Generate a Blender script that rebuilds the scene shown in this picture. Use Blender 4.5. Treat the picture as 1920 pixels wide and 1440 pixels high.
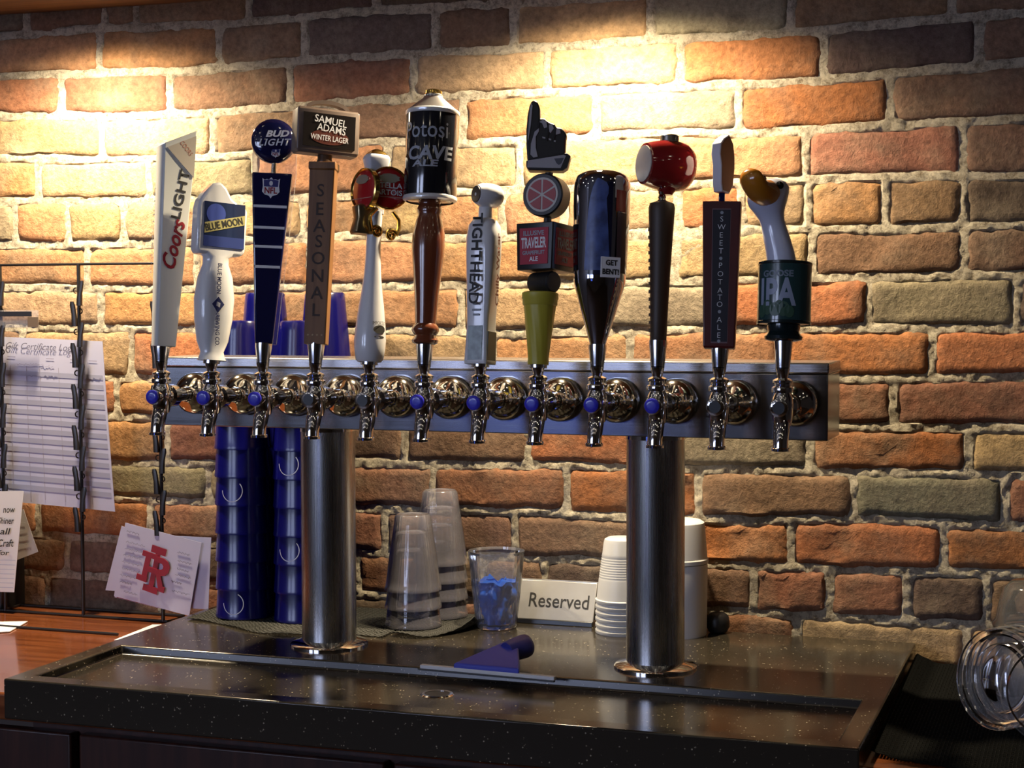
import bpy, math, random
import numpy as np
from mathutils import Vector, Matrix, noise

scene = bpy.context.scene
for o in list(bpy.data.objects):
    bpy.data.objects.remove(o)
COL = scene.collection
random.seed(7)

# ------------------------------------------------------------------ camera
# Frame of the build: X along the beer tower, Y towards the brick wall, Z up;
# z = 0 is the axis of the tap shanks, Z0 lifts everything so that the floor is at 0.
Z0 = 1.353
FPX = 3183.0
CAM = np.array([1.19, -2.099, 0.1256])
YAW, PITCH, ROLL = 0.332, 0.0481, -0.0024
def cam_basis():
    fw = np.array([-math.sin(YAW) * math.cos(PITCH), math.cos(YAW) * math.cos(PITCH), -math.sin(PITCH)])
    rt = np.array([math.cos(YAW), math.sin(YAW), 0.0])
    up = np.cross(rt, fw)
    r = math.cos(ROLL) * rt + math.sin(ROLL) * up
    return r, np.cross(r, fw), fw
CR, CU, CF = cam_basis()
def ray(x, y):
    return CF + CR * (x - 960) / FPX - CU * (y - 720) / FPX
def on_y(x, y, Y):
    d = ray(x, y); return CAM + d * (Y - CAM[1]) / d[1]
def on_z(x, y, Z):
    d = ray(x, y); return CAM + d * (Z - CAM[2]) / d[2]
def project(P):
    d = np.array(P) - CAM; z = d @ CF
    return 960 + FPX * (d @ CR) / z, 720 - FPX * (d @ CU) / z, FPX / z

cd = bpy.data.cameras.new('camera')
cd.sensor_width = 36.0
cd.lens = FPX / 1920 * 36.0
cd.clip_start = 0.05
cam = bpy.data.objects.new('camera', cd)
COL.objects.link(cam)
cam.matrix_world = Matrix(((CR[0], CU[0], -CF[0], CAM[0]), (CR[1], CU[1], -CF[1], CAM[1]),
                           (CR[2], CU[2], -CF[2], CAM[2] + Z0), (0, 0, 0, 1)))
scene.camera = cam

# ------------------------------------------------------------------ world, lights, exposure
w = bpy.data.worlds.new('world'); scene.world = w; w.use_nodes = True
w.node_tree.nodes['Background'].inputs[0].default_value = (0.30, 0.38, 0.75, 1)
w.node_tree.nodes['Background'].inputs[1].default_value = 0.05
scene.view_settings.view_transform = 'Standard'
scene.view_settings.look = 'None'
scene.view_settings.exposure = 0.0
scene.view_settings.gamma = 1.0
scene.view_settings.use_curve_mapping = False
try:
    scene.cycles.caustics_reflective = False
    scene.cycles.caustics_refractive = False
    scene.cycles.sample_clamp_indirect = 4.0
except Exception:
    pass

SOFFIT_Z = 0.607
SPOTS = [(-0.33, 0.125, 64.0), (0.53, 0.125, 60.0)]       # the two recessed lamps in the soffit
def light(name, kind, loc, energy, color, **kw):
    ld = bpy.data.lights.new(name, kind); ld.energy = energy; ld.color = color
    for k, v in kw.items(): setattr(ld, k, v)
    lo = bpy.data.objects.new(name, ld); lo.location = (loc[0], loc[1], loc[2] + Z0); COL.objects.link(lo)
    return lo
WARM = (1.0, 0.80, 0.52)
for (sx, sy, se) in SPOTS:
    light('spot_light', 'SPOT', (sx, sy, SOFFIT_Z - 0.012), se, WARM, spot_size=math.radians(156), spot_blend=0.66, shadow_soft_size=0.022)
# dusk daylight comes in through the street windows behind the photographer (their glowing panes are built below)
WINDOWS = [(-3.2, -2.0), (-1.6, -0.4)]
WIN_Z = (0.15, 1.25)
ROOM = dict(x0=-3.4, x1=4.2, y0=-4.6, ceil=1.55)
WIN_GLOW = 9.0

# ------------------------------------------------------------------ materials
MATS = {}
def mat(name, color=(0.8, 0.8, 0.8), rough=0.5, metal=0.0, spec=None, coat=0.0, alpha=1.0, trans=0.0, emit=None, estr=0.0,
        nscale=None, nmix=0.0, ncol=None, bump=0.0, bscale=200.0, aniso=0.0, ior=None):
    if name in MATS: return MATS[name]
    m = bpy.data.materials.new(name); m.use_nodes = True
    nt = m.node_tree; p = nt.nodes['Principled BSDF']
    p.inputs['Base Color'].default_value = (*color, 1)
    p.inputs['Roughness'].default_value = rough
    p.inputs['Metallic'].default_value = metal
    p.inputs['Coat Weight'].default_value = coat
    p.inputs['Coat Roughness'].default_value = 0.06
    p.inputs['Transmission Weight'].default_value = trans
    p.inputs['Alpha'].default_value = alpha
    if ior: p.inputs['IOR'].default_value = ior
    if spec is not None: p.inputs['Specular IOR Level'].default_value = spec
    if emit:
        p.inputs['Emission Color'].default_value = (*emit, 1); p.inputs['Emission Strength'].default_value = estr
    if nscale:
        tc = nt.nodes.new('ShaderNodeTexCoord'); nz = nt.nodes.new('ShaderNodeTexNoise')
        nz.inputs['Scale'].default_value = nscale; nz.inputs['Detail'].default_value = 6
        nt.links.new(tc.outputs['Object'], nz.inputs['Vector'])
        mx = nt.nodes.new('ShaderNodeMix'); mx.data_type = 'RGBA'
        mx.inputs[6].default_value = (*color, 1); mx.inputs[7].default_value = (*(ncol or [c * .5 for c in color]), 1)
        mr = nt.nodes.new('ShaderNodeMapRange'); mr.inputs[1].default_value = 0.4; mr.inputs[2].default_value = 0.65; mr.inputs[4].default_value = nmix
        nt.links.new(nz.outputs['Fac'], mr.inputs[0]); nt.links.new(mr.outputs[0], mx.inputs[0])
        nt.links.new(mx.outputs[2], p.inputs['Base Color'])
    if bump:
        tc = nt.nodes.new('ShaderNodeTexCoord'); nz = nt.nodes.new('ShaderNodeTexNoise')
        nz.inputs['Scale'].default_value = bscale; nz.inputs['Detail'].default_value = 5
        nt.links.new(tc.outputs['Object'], nz.inputs['Vector'])
        b = nt.nodes.new('ShaderNodeBump'); b.inputs['Strength'].default_value = bump; b.inputs['Distance'].default_value = 0.002
        nt.links.new(nz.outputs['Fac'], b.inputs['Height']); nt.links.new(b.outputs['Normal'], p.inputs['Normal'])
    MATS[name] = m
    return m

def brick_material():
    m = bpy.data.materials.new('old_brick'); m.use_nodes = True
    nt = m.node_tree; N = nt.nodes.new; L = nt.links.new; p = nt.nodes['Principled BSDF']
    p.inputs['Roughness'].default_value = 0.85; p.inputs['Specular IOR Level'].default_value = 0.25
    oi = N('ShaderNodeObjectInfo'); geo = N('ShaderNodeNewGeometry')
    n1 = N('ShaderNodeTexNoise'); n1.inputs['Scale'].default_value = 16; n1.inputs['Detail'].default_value = 8; n1.inputs['Roughness'].default_value = 0.65
    n2 = N('ShaderNodeTexNoise'); n2.inputs['Scale'].default_value = 110; n2.inputs['Detail'].default_value = 6; n2.inputs['Roughness'].default_value = 0.7
    n3 = N('ShaderNodeTexNoise'); n3.inputs['Scale'].default_value = 9; n3.inputs['Detail'].default_value = 4
    for n in (n1, n2, n3): L(geo.outputs['Position'], n.inputs['Vector'])
    # darker soot patches
    r1 = N('ShaderNodeMapRange'); r1.inputs[1].default_value = 0.45; r1.inputs[2].default_value = 0.72; r1.inputs[3].default_value = 0.0; r1.inputs[4].default_value = 0.62
    L(n1.outputs['Fac'], r1.inputs[0])
    mx = N('ShaderNodeMix'); mx.data_type = 'RGBA'; mx.inputs[7].default_value = (0.15, 0.115, 0.085, 1)
    L(r1.outputs[0], mx.inputs[0]); L(oi.outputs['Color'], mx.inputs[6])
    # mortar haze smeared over the faces
    r3 = N('ShaderNodeMapRange'); r3.inputs[1].default_value = 0.52; r3.inputs[2].default_value = 0.75; r3.inputs[4].default_value = 0.45
    L(n3.outputs['Fac'], r3.inputs[0])
    mx2 = N('ShaderNodeMix'); mx2.data_type = 'RGBA'; mx2.inputs[7].default_value = (0.36, 0.30, 0.21, 1)
    L(r3.outputs[0], mx2.inputs[0]); L(mx.outputs[2], mx2.inputs[6])
    hv = N('ShaderNodeHueSaturation')
    r2 = N('ShaderNodeMapRange'); r2.inputs[1].default_value = 0.3; r2.inputs[2].default_value = 0.7; r2.inputs[3].default_value = 0.6; r2.inputs[4].default_value = 1.3
    L(n2.outputs['Fac'], r2.inputs[0]); L(r2.outputs[0], hv.inputs['Value']); L(mx2.outputs[2], hv.inputs['Color'])
    L(hv.outputs['Color'], p.inputs['Base Color'])
    ad = N('ShaderNodeMath'); ad.operation = 'MULTIPLY_ADD'; ad.inputs[1].default_value = 0.6
    L(n2.outputs['Fac'], ad.inputs[0]); L(n1.outputs['Fac'], ad.inputs[2])
    b = N('ShaderNodeBump'); b.inputs['Strength'].default_value = 0.8; b.inputs['Distance'].default_value = 0.006
    L(ad.outputs[0], b.inputs['Height']); L(b.outputs['Normal'], p.inputs['Normal'])
    return m
def mortar_material():
    m = bpy.data.materials.new('lime_mortar'); m.use_nodes = True
    nt = m.node_tree; N = nt.nodes.new; L = nt.links.new; p = nt.nodes['Principled BSDF']
    p.inputs['Roughness'].default_value = 0.95; p.inputs['Specular IOR Level'].default_value = 0.15
    geo = N('ShaderNodeNewGeometry')
    n1 = N('ShaderNodeTexNoise'); n1.inputs['Scale'].default_value = 95; n1.inputs['Detail'].default_value = 9; n1.inputs['Roughness'].default_value = 0.8
    n2 = N('ShaderNodeTexNoise'); n2.inputs['Scale'].default_value = 7; n2.inputs['Detail'].default_value = 3
    for n in (n1, n2): L(geo.outputs['Position'], n.inputs['Vector'])
    cr = N('ShaderNodeValToRGB'); e = cr.color_ramp.elements
    e[0].position = 0.36; e[0].color = (0.24, 0.19, 0.13, 1); e[1].position = 0.55; e[1].color = (0.78, 0.71, 0.56, 1)
    L(n1.outputs['Fac'], cr.inputs[0])
    mx = N('ShaderNodeMix'); mx.data_type = 'RGBA'; mx.inputs[7].default_value = (0.34, 0.29, 0.22, 1)
    r = N('ShaderNodeMapRange'); r.inputs[1].default_value = 0.5; r.inputs[2].default_value = 0.75; r.inputs[4].default_value = 0.5
    L(n2.outputs['Fac'], r.inputs[0]); L(r.outputs[0], mx.inputs[0]); L(cr.outputs[0], mx.inputs[6]); L(mx.outputs[2], p.inputs['Base Color'])
    b = N('ShaderNodeBump'); b.inputs['Strength'].default_value = 1.0; b.inputs['Distance'].default_value = 0.007
    L(n1.outputs['Fac'], b.inputs['Height']); L(b.outputs['Normal'], p.inputs['Normal'])
    return m
def quartz_material():
    m = bpy.data.materials.new('black_quartz'); m.use_nodes = True
    nt = m.node_tree; N = nt.nodes.new; L = nt.links.new; p = nt.nodes['Principled BSDF']
    p.inputs['Roughness'].default_value = 0.17; p.inputs['Specular IOR Level'].default_value = 0.7
    tc = N('ShaderNodeTexCoord'); v = N('ShaderNodeTexVoronoi'); v.inputs['Scale'].default_value = 210
    n = N('ShaderNodeTexNoise'); n.inputs['Scale'].default_value = 90; n.inputs['Detail'].default_value = 2
    L(tc.outputs['Object'], v.inputs['Vector']); L(tc.outputs['Object'], n.inputs['Vector'])
    r = N('ShaderNodeMapRange'); r.inputs[1].default_value = 0.24; r.inputs[2].default_value = 0.15; r.inputs[3].default_value = 0; r.inputs[4].default_value = 1
    L(v.outputs['Distance'], r.inputs[0])
    r2 = N('ShaderNodeMapRange'); r2.inputs[1].default_value = 0.54; r2.inputs[2].default_value = 0.62
    L(n.outputs['Fac'], r2.inputs[0])
    mu = N('ShaderNodeMath'); mu.operation = 'MULTIPLY'; L(r.outputs[0], mu.inputs[0]); L(r2.outputs[0], mu.inputs[1])
    mx = N('ShaderNodeMix'); mx.data_type = 'RGBA'; mx.inputs[6].default_value = (0.034, 0.029, 0.022, 1); mx.inputs[7].default_value = (0.50, 0.44, 0.32, 1)
    L(mu.outputs[0], mx.inputs[0]); L(mx.outputs[2], p.inputs['Base Color'])
    return m
def brushed_material(name, axis, color=(0.62, 0.63, 0.66), rough=0.26):
    m = bpy.data.materials.new(name); m.use_nodes = True
    nt = m.node_tree; N = nt.nodes.new; L = nt.links.new; p = nt.nodes['Principled BSDF']
    p.inputs['Base Color'].default_value = (*color, 1); p.inputs['Metallic'].default_value = 1
    tc = N('ShaderNodeTexCoord'); mp = N('ShaderNodeMapping'); n = N('ShaderNodeTexNoise')
    s = [900, 900, 900]; s[axis] = 6; mp.inputs['Scale'].default_value = s
    n.inputs['Scale'].default_value = 1; n.inputs['Detail'].default_value = 4
    L(tc.outputs['Object'], mp.inputs[0]); L(mp.outputs[0], n.inputs['Vector'])
    r = N('ShaderNodeMapRange'); r.inputs[3].default_value = rough - 0.08; r.inputs[4].default_value = rough + 0.08
    L(n.outputs['Fac'], r.inputs[0]); L(r.outputs[0], p.inputs['Roughness'])
    return m
def wood_material(name, c1, c2, rough, axis=0, scale=1.0, coat=0.0):
    m = bpy.data.materials.new(name); m.use_nodes = True
    nt = m.node_tree; N = nt.nodes.new; L = nt.links.new; p = nt.nodes['Principled BSDF']
    p.inputs['Roughness'].default_value = rough; p.inputs['Coat Weight'].default_value = coat; p.inputs['Coat Roughness'].default_value = 0.08
    tc = N('ShaderNodeTexCoord'); mp = N('ShaderNodeMapping'); n = N('ShaderNodeTexNoise')
    s = [70 * scale] * 3; s[axis] = 5 * scale; mp.inputs['Scale'].default_value = s
    n.inputs['Scale'].default_value = 1; n.inputs['Detail'].default_value = 6; n.inputs['Distortion'].default_value = 0.6
    L(tc.outputs['Object'], mp.inputs[0]); L(mp.outputs[0], n.inputs['Vector'])
    cr = N('ShaderNodeValToRGB'); e = cr.color_ramp.elements
    e[0].position = 0.35; e[0].color = (*c1, 1); e[1].position = 0.68; e[1].color = (*c2, 1)
    L(n.outputs['Fac'], cr.inputs[0]); L(cr.outputs[0], p.inputs['Base Color'])
    return m
def clear_plastic(name, tint=(0.85, 0.86, 0.95), body=0.16, rough=0.08):
    m = bpy.data.materials.new(name); m.use_nodes = True
    nt = m.node_tree; N = nt.nodes.new; L = nt.links.new
    p = nt.nodes['Principled BSDF']; p.inputs['Base Color'].default_value = (*tint, 1); p.inputs['Roughness'].default_value = rough
    p.inputs['Specular IOR Level'].default_value = 0.9
    t = N('ShaderNodeBsdfTransparent'); t.inputs[0].default_value = (0.97, 0.97, 0.99, 1)
    g = N('ShaderNodeBsdfGlossy'); g.inputs['Roughness'].default_value = rough; g.inputs[0].default_value = (1, 1, 1, 1)
    fr = N('ShaderNodeFresnel'); fr.inputs[0].default_value = 1.45
    m1 = N('ShaderNodeMixShader'); m1.inputs[0].default_value = body; L(t.outputs[0], m1.inputs[1]); L(p.outputs[0], m1.inputs[2])
    m2 = N('ShaderNodeMixShader'); L(fr.outputs[0], m2.inputs[0]); L(m1.outputs[0], m2.inputs[1]); L(g.outputs[0], m2.inputs[2])
    L(m2.outputs[0], nt.nodes['Material Output'].inputs[0])
    return m

M_BRICK = brick_material(); M_MORTAR = mortar_material(); M_QUARTZ = quartz_material()
M_STEEL_X = brushed_material('brushed_steel_box', 0, color=(0.33, 0.335, 0.365), rough=0.18)
M_STEEL_Z = brushed_material('brushed_steel_column', 2, color=(0.46, 0.46, 0.47), rough=0.27)
CHROME = mat('chrome', (0.72, 0.71, 0.70), 0.07, 1.0)
DOME = mat('worn_chrome', (0.60, 0.585, 0.55), 0.10, 1.0)
FERRULE = mat('satin_ferrule', (0.62, 0.63, 0.66), 0.16, 1.0)
DARKMETAL = mat('dark_bore', (0.01, 0.01, 0.012), 0.4)
BLUECAP = mat('blue_cap', (0.045, 0.045, 0.65), 0.25, coat=0.5)
BLACKMETAL = mat('black_wire', (0.012, 0.010, 0.010), 0.35)
WHITE_CER = mat('white_ceramic', (0.74, 0.76, 0.80), 0.18, coat=0.6)
CREAM = mat('cream_enamel', (0.66, 0.69, 0.68), 0.32)
PAPER = mat('paper', (0.53, 0.54, 0.73), 0.75)
PAPER_W = mat('white_paper', (0.82, 0.83, 0.86), 0.8)
PAPER_G = mat('grey_paper', (0.42, 0.40, 0.39), 0.8)
INK = mat('ink', (0.015, 0.016, 0.02), 0.6)
INKBLUE = mat('blue_ink', (0.03, 0.04, 0.16), 0.5)
PRINT_W = mat('white_print', (0.80, 0.82, 0.86), 0.5)
PRINT_GREY = mat('grey_print', (0.33, 0.36, 0.42), 0.5)
RED = mat('red_print', (0.27, 0.009, 0.025), 0.45)
NAVY = mat('navy_gloss', (0.006, 0.008, 0.055), 0.10, coat=1.0)
BLACKGLOSS = mat('black_gloss', (0.008, 0.009, 0.013), 0.12, coat=0.8)
BLACKMATT = mat('black_matt', (0.012, 0.012, 0.014), 0.45)
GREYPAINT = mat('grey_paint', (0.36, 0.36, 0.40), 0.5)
GOLD = mat('gold', (0.75, 0.50, 0.13), 0.18, 1.0)
BAR_WOOD = wood_material('varnished_bar_wood', (0.16, 0.042, 0.013), (0.31, 0.095, 0.032), 0.22, 0, 1.0, coat=0.8)
DARK_WOOD = wood_material('dark_cabinet_wood', (0.028, 0.008, 0.005), (0.06, 0.018, 0.011), 0.4, 2)
M_CLEAR = clear_plastic('clear_plastic')
M_CLEAR_CUP = clear_plastic('clear_tumbler_plastic', (0.78, 0.77, 0.93), 0.17, 0.12)
M_LID = clear_plastic('clear_lid_plastic', (0.86, 0.86, 0.86), 0.10, 0.08)

# ------------------------------------------------------------------ mesh kit
class MB:
    def __init__(s): s.v = []; s.f = []
    def add(s, vs, fs):
        b = len(s.v); s.v += [tuple(map(float, v)) for v in vs]; s.f += [tuple(i + b for i in f) for f in fs]; return s
    def loft(s, rings, cap0=True, cap1=True, closed=True):
        n = len(rings[0]); vs = [p for r in rings for p in r]; fs = []
        for i in range(len(rings) - 1):
            for j in range(n if closed else n - 1):
                k = (j + 1) % n
                fs.append((i * n + j, i * n + k, (i + 1) * n + k, (i + 1) * n + j))
        if cap0: fs.append(tuple(range(n))[::-1])
        if cap1: fs.append(tuple((len(rings) - 1) * n + j for j in range(n)))
        return s.add(vs, fs)
    def lathe(s, prof, seg=32, axis='z', org=(0, 0, 0), cap0=True, cap1=True, flute=0.0, nfl=0):
        rings = []
        for (r, h) in prof:
            R = []
            for j in range(seg):
                a = 2 * math.pi * j / seg; rr = max(r, 1e-5)
                if flute: rr *= 1 + flute * math.cos(nfl * a)
                c, d = rr * math.cos(a), rr * math.sin(a)
                if axis == 'z': q = (c, d, h)
                elif axis == 'y': q = (c, h, -d)
                else: q = (h, c, d)
                R.append((q[0] + org[0], q[1] + org[1], q[2] + org[2]))
            rings.append(R)
        return s.loft(rings, cap0, cap1)
    def box(s, c, d):
        x, y, z = c; a, b, e = d[0] / 2, d[1] / 2, d[2] / 2
        return s.loft([[(x - a, y - b, z + k), (x + a, y - b, z + k), (x + a, y + b, z + k), (x - a, y + b, z + k)] for k in (-e, e)])
    def bounds(s, x0, x1, y0, y1, z0, z1):
        return s.box(((x0 + x1) / 2, (y0 + y1) / 2, (z0 + z1) / 2), (x1 - x0, y1 - y0, z1 - z0))
    def prism(s, poly, y0, y1):          # poly of (x,z), extruded along y
        return s.loft([[(p[0], y0, p[1]) for p in poly], [(p[0], y1, p[1]) for p in poly]])
    def tube(s, pts, r, seg=10, cap=True):
        pts = [Vector(p) for p in pts]; rings = []; a = None
        for i, p in enumerate(pts):
            t = (pts[min(i + 1, len(pts) - 1)] - pts[max(i - 1, 0)]).normalized()
            if a is None:
                u = Vector((0, 0, 1)) if abs(t.z) < 0.9 else Vector((0, 1, 0))
                a = t.cross(u).normalized()
            else:
                a = (a - t * a.dot(t)).normalized()
            b = a.cross(t).normalized()
            rr = r[i] if isinstance(r, (list, tuple)) else r
            rings.append([tuple(p + a * rr * math.cos(2 * math.pi * j / seg) + b * rr * math.sin(2 * math.pi * j / seg)) for j in range(seg)])
        return s.loft(rings, cap, cap)
    def mesh(s, name, smooth=40):
        me = bpy.data.meshes.new(name); me.from_pydata(s.v, [], s.f); me.validate()
        import bmesh
        bm = bmesh.new(); bm.from_mesh(me); bmesh.ops.remove_doubles(bm, verts=bm.verts, dist=1e-7) if len(bm.verts) < 2000 else None; bmesh.ops.recalc_face_normals(bm, faces=bm.faces); bm.to_mesh(me); bm.free()
        if smooth:
            for p in me.polygons: p.use_smooth = True
            me.set_sharp_from_angle(angle=math.radians(smooth))
        return me

def tag(o, label=None, cat=None, group=None, kind=None):
    if label: o['label'] = label
    if cat: o['category'] = cat
    if group: o['group'] = group
    if kind: o['kind'] = kind
    return o
def obj(name, src, m, parent=None, loc=(0, 0, 0), rot=None, bevel=0.0, smooth=40, seg=2):
    me = src.mesh(name, smooth) if isinstance(src, MB) else src
    o = bpy.data.objects.new(name, me); COL.objects.link(o)
    if m and not me.materials: me.materials.append(m)
    o.location = (loc[0], loc[1], loc[2] + (0 if parent else Z0))
    if parent: o.parent = parent
    if rot: o.rotation_euler = rot
    if bevel:
        b = o.modifiers.new('bevel', 'BEVEL'); b.width = bevel; b.segments = seg; b.limit_method = 'ANGLE'; b.angle_limit = math.radians(35)
    return o
def empty(name, loc, rot=(0, 0, 0), mode='XYZ'):
    o = bpy.data.objects.new(name, None); COL.objects.link(o); o.empty_display_size = 0.02
    o.location = (loc[0], loc[1], loc[2] + Z0); o.rotation_mode = mode; o.rotation_euler = rot
    return o
def copy_tree(o, parent=None):
    c = o.copy(); COL.objects.link(c); c.parent = parent
    for ch in list(o.children): copy_tree(ch, c)
    return c
def text_mesh(body, size, bold=0.0, shear=0.0, width=None, spacing=1.0, height=None, line=1.0):
    """flat letters in the XZ plane facing -Y, centred on the origin"""
    cu = bpy.data.curves.new('lettering', 'FONT'); cu.body = body; cu.size = size; cu.offset = bold; cu.shear = shear
    cu.space_character = spacing; cu.align_x = 'CENTER'; cu.align_y = 'CENTER'; cu.resolution_u = 3; cu.space_line = line
    t = bpy.data.objects.new('lettering', cu); COL.objects.link(t)
    dg = bpy.context.evaluated_depsgraph_get(); dg.update()
    me = bpy.data.meshes.new_from_object(t.evaluated_get(dg))
    bpy.data.objects.remove(t); bpy.data.curves.remove(cu)
    xs = [v.co.x for v in me.vertices]; ys = [v.co.y for v in me.vertices]
    cx, cy = (min(xs) + max(xs)) / 2, (min(ys) + max(ys)) / 2
    kx = width / (max(xs) - min(xs)) if width else 1.0
    ky = height / (max(ys) - min(ys)) if height else kx
    if height and not width: kx = ky
    for v in me.vertices: v.co = ((v.co.x - cx) * kx, 0, (v.co.y - cy) * ky)
    return me
def lettering(parent, body, m, loc, rot=(0, 0, 0), cyl=None, cone=None, **kw):
    me = text_mesh(body, kw.pop('size', 0.01), **kw); me.materials.append(m)
    if cyl:                               # wrap round a vertical cylinder of radius cyl, angle ang from -Y
        R, ang, z = cyl
        import bmesh
        bm = bmesh.new(); bm.from_mesh(me); xs_ = [v.co.x for v in bm.verts]; xq = min(xs_) + 0.002
        while xq < max(xs_):
            bmesh.ops.bisect_plane(bm, geom=bm.verts[:] + bm.edges[:] + bm.faces[:], plane_co=(xq, 0, 0), plane_no=(1, 0, 0)); xq += 0.002
        bm.to_mesh(me); bm.free()
        for v in me.vertices:
            a = ang + v.co.x / R; v.co = (R * math.sin(a), -R * math.cos(a), z + v.co.z)
    return obj('lettering', me, m, parent, loc, rot)

# ------------------------------------------------------------------ room shell
WALL_Y = 0.33
COUNTER = -0.353
WOOD_Z = -0.380
FLOOR = -Z0
R_ = ROOM
PLASTER = mat('dark_plaster', (0.16, 0.13, 0.11), 0.8, nscale=3, nmix=0.3)
CEIL = mat('ceiling_paint', (0.22, 0.19, 0.17), 0.85, nscale=4, nmix=0.2)
FLOORM = wood_material('floor_boards', (0.05, 0.028, 0.016), (0.10, 0.055, 0.03), 0.4, 1)
def struct(name, mb, m, **kw):
    return tag(obj(name, mb, m, **kw), kind='structure')
struct('floor', MB().bounds(R_['x0'], R_['x1'], R_['y0'], WALL_Y + 0.12, FLOOR - 0.05, FLOOR), FLOORM)
struct('ceiling', MB().bounds(R_['x0'], R_['x1'], R_['y0'], WALL_Y + 0.12, R_['ceil'], R_['ceil'] + 0.06), CEIL)
struct('wall_left', MB().bounds(R_['x0'] - 0.1, R_['x0'], R_['y0'], WALL_Y + 0.12, FLOOR, R_['ceil']), PLASTER)
struct('wall_right', MB().bounds(R_['x1'], R_['x1'] + 0.1, R_['y0'], WALL_Y + 0.12, FLOOR, R_['ceil']), PLASTER)
struct('trim_1', MB().bounds(R_['x0'], R_['x1'], -0.16, WALL_Y, SOFFIT_Z, SOFFIT_Z + 0.10),
       wood_material('soffit_wood', (0.10, 0.045, 0.016), (0.19, 0.09, 0.035), 0.5, 0))
# street wall with its windows
mbw = MB(); xs = [R_['x0']] + [v for ab in WINDOWS for v in ab] + [R_['x1']]
for i in range(0, len(xs), 2): mbw.bounds(xs[i], xs[i + 1], R_['y0'] - 0.12, R_['y0'], FLOOR, R_['ceil'])
for (a, b) in WINDOWS:
    mbw.bounds(a, b, R_['y0'] - 0.12, R_['y0'], FLOOR, WIN_Z[0]); mbw.bounds(a, b, R_['y0'] - 0.12, R_['y0'], WIN_Z[1], R_['ceil'])
struct('wall_front', mbw, PLASTER)
PANE = mat('dusk_pane', (0.2, 0.25, 0.4), 0.1, emit=(0.60, 0.69, 1.0), estr=WIN_GLOW)
for i, (a, b) in enumerate(WINDOWS):
    wn = struct('window_%d' % (i + 1), MB().bounds(a, b, R_['y0'] - 0.07, R_['y0'] - 0.06, WIN_Z[0], WIN_Z[1]), PANE)
    fr = MB(); t = 0.04
    for (x0, x1, z0, z1) in ((a, b, WIN_Z[0], WIN_Z[0] + t), (a, b, WIN_Z[1] - t, WIN_Z[1]), (a, a + t, WIN_Z[0], WIN_Z[1]), (b - t, b, WIN_Z[0], WIN_Z[1]), (a, b, 0.62, 0.65)):
        fr.bounds(x0, x1, R_['y0'] - 0.06, R_['y0'] - 0.02, z0, z1)
    obj('window_frame', fr, DARK_WOOD, wn, (0, 0, 0))

blue_panel = empty('blue_glow_panel', (-0.98, R_['y0'] + 0.02, -0.27)); tag(blue_panel, 'unseen blue glowing panel under the street windows, added for its reflection in the steel box', 'blue_glow_panel')  # unseen blue glow, added to put the blue reflection on the steel box
obj('casing', MB().bounds(-0.34, 0.34, -0.018, 0.02, -0.205, 0.205), mat('glow_panel_black', (0.01, 0.01, 0.01), 0.4), blue_panel, bevel=0.004)
obj('glow_face', MB().bounds(-0.32, 0.32, 0.0202, 0.022, -0.18, 0.18), mat('glow_panel_blue', (0.02, 0.03, 0.1), 0.2, emit=(0.12, 0.22, 1.0), estr=1.05), blue_panel)

# ------------------------------------------------------------------ brick wall
LINES = {1: [(50, 65), (187, 52), (300, 50), (433, 43), (583, 30), (640, 23), (873, 10)],
 2: [(0, 143), (167, 137), (333, 133), (500, 120), (600, 110), (840, 97), (1040, 88), (1240, 73), (1313, 70), (1513, 60), (1680, 43), (1913, 23)],
 3: [(0, 218), (200, 218), (400, 212), (567, 197), (673, 190), (840, 180), (1040, 173), (1240, 163), (1513, 153), (1680, 137), (1913, 117)],
 4: [(0, 297), (200, 300), (433, 293), (707, 265), (907, 267), (1073, 257), (1240, 250), (1413, 250), (1580, 240), (1747, 230), (1913, 223)],
 5: [(33, 377), (200, 377), (567, 370), (907, 360), (1447, 340), (1613, 333), (1880, 330)],
 6: [(33, 460), (267, 458), (673, 443), (857, 448), (1480, 430), (1613, 430), (1880, 423)],
 7: [(67, 540), (267, 543), (740, 537), (1547, 523), (1813, 517)],
 8: [(100, 615), (267, 617), (757, 620), (957, 627), (1040, 623), (1513, 617), (1813, 617)],
 9: [(250, 710), (1613, 712), (1880, 707)],
 10: [(250, 783), (1613, 802), (1847, 803)],
 11: [(250, 870), (707, 870), (873, 873), (1040, 873), (1447, 883), (1647, 888), (1847, 890)],
 12: [(264, 938), (690, 955), (873, 957), (1007, 960), (1140, 970), (1380, 977), (1613, 973), (1780, 983)],
 13: [(185, 1009), (680, 1037), (1040, 1050), (1380, 1060), (1580, 1070), (1780, 1073)],
 14: [(158, 1080), (690, 1117), (1480, 1152), (1747, 1168)]}
LZ = {}
for k, pts in LINES.items():
    q = [on_y(x, y, WALL_Y) for x, y in pts]; LZ[k] = ([p[0] for p in q], [p[2] for p in q])
def line_z(k, x):
    if k in LZ: return float(np.interp(x, *LZ[k]))
    if k <= 0: return line_z(1, x) + 0.068 * (1 - k)
    return line_z(14, x) - 0.069 * (k - 14)
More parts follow.
